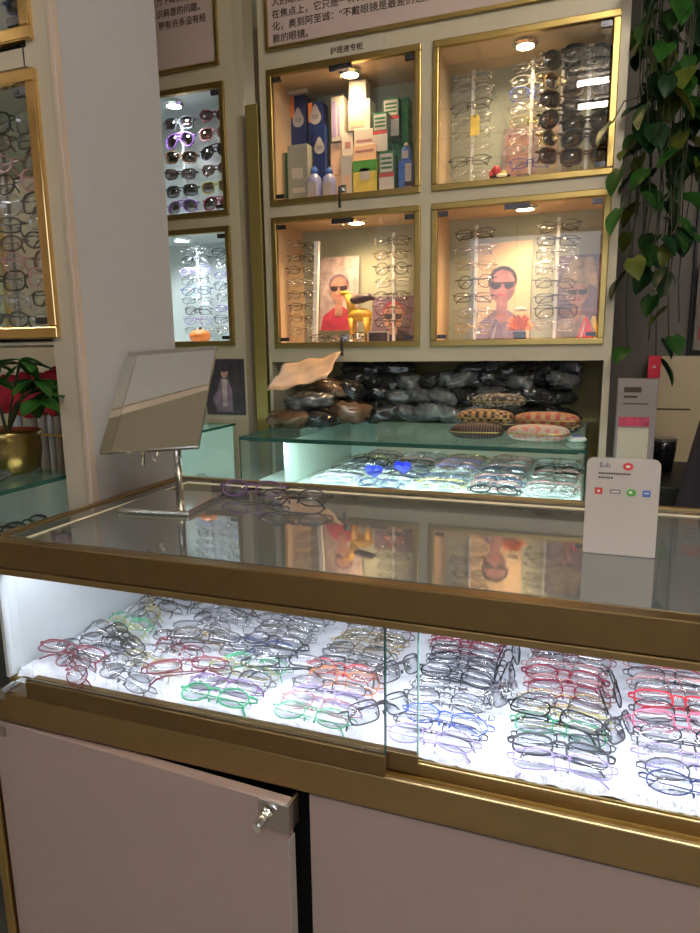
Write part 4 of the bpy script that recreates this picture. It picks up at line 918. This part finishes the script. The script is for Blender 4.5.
for i, (x, w_) in enumerate([(-1.155, .012), (-1.178, .010), (-1.20, .009), (-1.225, .013), (-1.262, .020), (-1.305, .018)]):  # upright rolls added to imitate pale reflections in the alcove mirror
    b2 = thing('reflection_roll', 'added cream roll imitating a mirror reflection in the alcove, %s from the post' % ORD[i], 'paper', (x, 1.205, .8605), group='added reflection rolls in the alcove')
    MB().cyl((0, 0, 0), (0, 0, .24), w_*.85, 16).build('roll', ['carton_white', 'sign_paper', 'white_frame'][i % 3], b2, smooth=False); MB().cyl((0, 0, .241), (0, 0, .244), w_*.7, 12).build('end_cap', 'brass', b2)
tag(MB().box(-1.9, -.957, 1.052, 1.234, .85, .860).build('alcove_shelf', 'carton_white'), 'white shelf board at the bottom of the alcove', 'shelf')
# alcove shelf strut behind plant
tag(MB().box(-1.5, -.958, 1.172, 1.179, 1.055, 1.060).build('alcove_bar', 'brass'), 'thin metal bar across the alcove mirror', 'bar')

# ------------------------------------------------------------------ right side: hanging plant, boxes, coat
def pothos(label, loc, nv, cap, side, wx):
    t = thing('hanging_pothos', label, 'plant', loc)
    MB().lathe([(.05, 0), (.085, .02), (.10, .12), (.105, .13), (.095, .13)], 28).build('pot', 'paper', t, smooth=True)
    ends = []
    for i in range(nv):
        a = 2*pi*i/nv; x = wx*cos(a)*random.uniform(.4, 1); y = .055*sin(a); zb = -random.uniform(.85, 1.30) if i % 2 else -random.uniform(.6, 1.1)
        pts = [(x*.8, y*.8, .13), (x*1.3, y*1.6, .10)]; n = 10; sw = random.uniform(-.02, .02)
        for j in range(1, n+1): pts.append((x*1.0+sw*sin(j*.9)+random.uniform(-.006, .006), y*1.0+random.uniform(-.008, .008), .1+(zb-.1)*j/n))
        MB().tube(pts, .0017, 5).build('vine', 'vine', t, smooth=True)
        for j in range(3, len(pts)):
            ends.append((Vector(pts[j]), j))
            if j+1 < len(pts): ends.append(((Vector(pts[j])+Vector(pts[j+1]))/2, j))
    ends = [e for e in ends if e[0].z < -.28]; random.shuffle(ends)
    ends.sort(key=lambda e: -(random.random()+(.10 if e[0].z > -.60 else 0)))
    for p, j in ends[:cap]:
        b_ = random.uniform(-1.2, 1.2); d = Vector((sin(b_), -.35-.3*random.random(), -.8*random.random()-.35))
        e = p+d.normalized()*.02+Vector((0, -.030, .015))
        leaf(t, random.choice(LF), e, d, random.uniform(-.5, .5), random.choice(['leaf', 'leaf', 'leaf_dark', 'leaf_dark', 'leaf_yellow']), random.uniform(.75, 1.15))
    for (x, z, dx) in side:
        MB().tube([(x*.5, -.06, z+.06), (x*.8, -.07, z+.05), (x, -.075, z)], .0018, 5).build('vine', 'vine', t)
        leaf(t, LF[0], (x, -.078, z), (dx, -.3, -.8), 0, random.choice(['leaf', 'leaf_bright']), 1.0)
pothos('long trailing green pothos hanging close beside the white wall unit', (.155, 2.04, 2.48), 15, 72, [(-.13, -.66, -.6), (-.105, -.78, -.3), (-.10, -.88, -.35), (.085, -.22, .9), (.12, -.56, .7)], .085)
pothos('second trailing green pothos hanging just behind the nearer one', (.190, 2.30, 2.48), 13, 80, [(.10, -.40, .9)], .095)
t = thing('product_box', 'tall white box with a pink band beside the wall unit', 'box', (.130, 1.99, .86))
MB().box(-.052, .052, 0, .08, 0, .292).build('body', 'box_white_shaded', t, bevel=.002)
MB().box(-.045, .035, -.001, 0, .16, .186).build('pink_band', 'print_red', t); MB().box(-.045, .035, -.001, 0, .02, .155).build('pale_window', 'sign_paper', t)
k = MB(); k.box(-.035, .01, -.001, 0, .255, .270).box(-.035, .0, -.001, 0, .240, .246).box(-.035, .03, -.001, 0, .222, .225); k.build('small_print', 'ink', t)
tag(MB().box(.07, 1.2, 1.95, 2.4, 0, .858).build('side_cupboard', 'dark', bevel=.003), 'low dark cupboard right of the wall unit', 'cupboard')
t = thing('red_packet', 'small red packet tucked under the trailing pothos', 'packet', (.172, 2.03, 1.153))
MB().box(-.016, .016, 0, .012, 0, .062).build('body', 'fabric_red', t, bevel=.001); MB().box(-.004, .003, -.001, 0, .028, .035).build('white_spot', 'white_card', t)
t = thing('carton', 'plain tan carton standing further back at the right', 'box', (.33, 2.85, .859))
MB().box(-.10, .14, 0, .1, -.858, .34).build('body', 'liner_cream', t, bevel=.002); MB().box(-.09, .05, -.001, 0, .13, .136).build('printed_line', 'ink', t)
t = thing('waste_bin', 'black bin with pale rim on the low dark cupboard', 'bin', (.228, 2.2, .859))
MB().lathe([(.028, 0), (.036, .07), (.036, .10), (.030, .10), (.026, .01)], 24).build('body', 'black_gloss', t, smooth=True); MB().lathe([(.037, .095), (.037, .104), (.030, .104)], 24).build('rim', 'steel', t)
# dark coat hanging
t = thing('coat', 'dark purple coat hanging at the right edge', 'coat', (.37, 1.85, .70))
k = MB(); rows = []
for i in range(15):
    s_ = i/14; z = .66*(1-s_); w0 = .02+.145*s_**.8; row = []
    for j in range(28):
        a = 2*pi*j/28; f_ = 1+.10*s_*sin(a*7+s_*2)
        row.append(k.bm.verts.new((cos(a)*w0*f_, sin(a)*(.02+.05*s_)*f_, z)))
    rows.append(row)
for A_, B_ in zip(rows, rows[1:]):
    for j in range(28): k._f([A_[j], A_[(j+1) % 28], B_[(j+1) % 28], B_[j]])
k._f(rows[0]); k._f(rows[-1]); k.build('cloth', 'coat', t, smooth=True)
MB().tube([(0, 0, .66), (0, 0, .70), (.012, 0, .715), (.02, 0, .70)], .003, 6).build('hanger_hook', 'steel', t)
# wall poster, right
struct(MB().box(.368, .376, 2.96, 3.0, 0, 2.7), 'trim_5', 'dark')
t = thing('wall_sign', 'pale wall sign with red and black Chinese characters at the right edge', 'sign', (.39, 2.90, 1.22))
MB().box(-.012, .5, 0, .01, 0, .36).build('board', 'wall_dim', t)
for i, (s_, m_) in enumerate([('S眼镜', 'red_ink'), ('三楼', 'ink'), ('丽人', 'red_ink'), ('配镜', 'red_ink')]):
    text(s_, .062, m_, t, (.0, -.001, .27-i*.075), bold=.001)
# ------------------------------------------------------------------ ceiling tube lamps
def tube(x0, x1, y, l):
    t = thing('tube_lamp', l, 'lamp', ((x0+x1)/2, y, 2.69)); h = (x1-x0)/2
    MB().box(-h, h, -.016, .016, -.010, 0).box(-h, -h+.012, -.012, .012, -.062, -.010).box(h-.012, h, -.012, .012, -.062, -.010).build('housing', 'white_card', t); MB().cyl((-h+.012, 0, -.046), (h-.012, 0, -.046), .014, 14).build('tube', 'tube', t)
tube(-.15, 1.05, -.33, 'ceiling tube lamp above the viewer, nearest of the row')
tube(-.15, 1.05, .045, 'ceiling tube lamp above the counter, middle of the row')
tube(.06, 1.26, .69, 'ceiling tube lamp above the counter, closest to the shelves')
tube(-3.55, -2.62, -.375, 'ceiling tube lamp over the left end of the shop')
# ------------------------------------------------------------------ lights
def area(name, loc, rot, sx, sy, e, col):
    L = bpy.data.lights.new(name, 'AREA'); L.shape = 'RECTANGLE'; L.size = sx; L.size_y = sy; L.energy = e; L.color = col
    o = bpy.data.objects.new(name, L); C.objects.link(o); o.location = loc; o.rotation_euler = rot; return o
area('counter_led', ((CX0+CX1)/2, CY0+.045, .922), (rad(22), 0, 0), 1.55, .012, 3.7, (.84, .90, 1))
area('back_case_led', (-.45, 1.618, .984), (rad(30), 0, 0), .85, .01, 2.2, (.75, 1, .95))
area('left_case_led', (-1.4, 1.38, .984), (rad(30), 0, 0), .5, .01, 1.2, (.75, 1, .95))
area('daylight', (.2, -2.58, 1.55), (rad(90), 0, 0), 2.7, 1.45, 10, (.86, .92, 1))
w = bpy.data.worlds.new('world'); S.world = w; w.use_nodes = True
w.node_tree.nodes['Background'].inputs[0].default_value = (.75, .85, 1, 1); w.node_tree.nodes['Background'].inputs[1].default_value = .6
# ------------------------------------------------------------------ camera
cd = bpy.data.cameras.new('camera'); co = bpy.data.objects.new('camera', cd); C.objects.link(co); S.camera = co
cd.sensor_fit = 'VERTICAL'; cd.sensor_height = 36.; cd.lens = 650./933*36.; cd.clip_start = .02
yaw, pitch, roll = rad(20.13), rad(10.39), rad(.775)
F = Vector((-sin(yaw)*cos(pitch), cos(yaw)*cos(pitch), -sin(pitch))); Rt = Vector((cos(yaw), sin(yaw), 0)); D = -Rt.cross(F)
r_ = Rt*cos(roll)+D*sin(roll); d_ = -Rt*sin(roll)+D*cos(roll)
co.matrix_world = Matrix(((r_.x, -d_.x, -F.x, 0), (r_.y, -d_.y, -F.y, 0), (r_.z, -d_.z, -F.z, 1.25), (0, 0, 0, 1)))
S.view_settings.view_transform = 'Standard'; S.view_settings.look = 'None'; S.view_settings.gamma = 1; S.view_settings.use_curve_mapping = False
S.view_settings.exposure = 0.2
S.cycles.transparent_max_bounces = 40
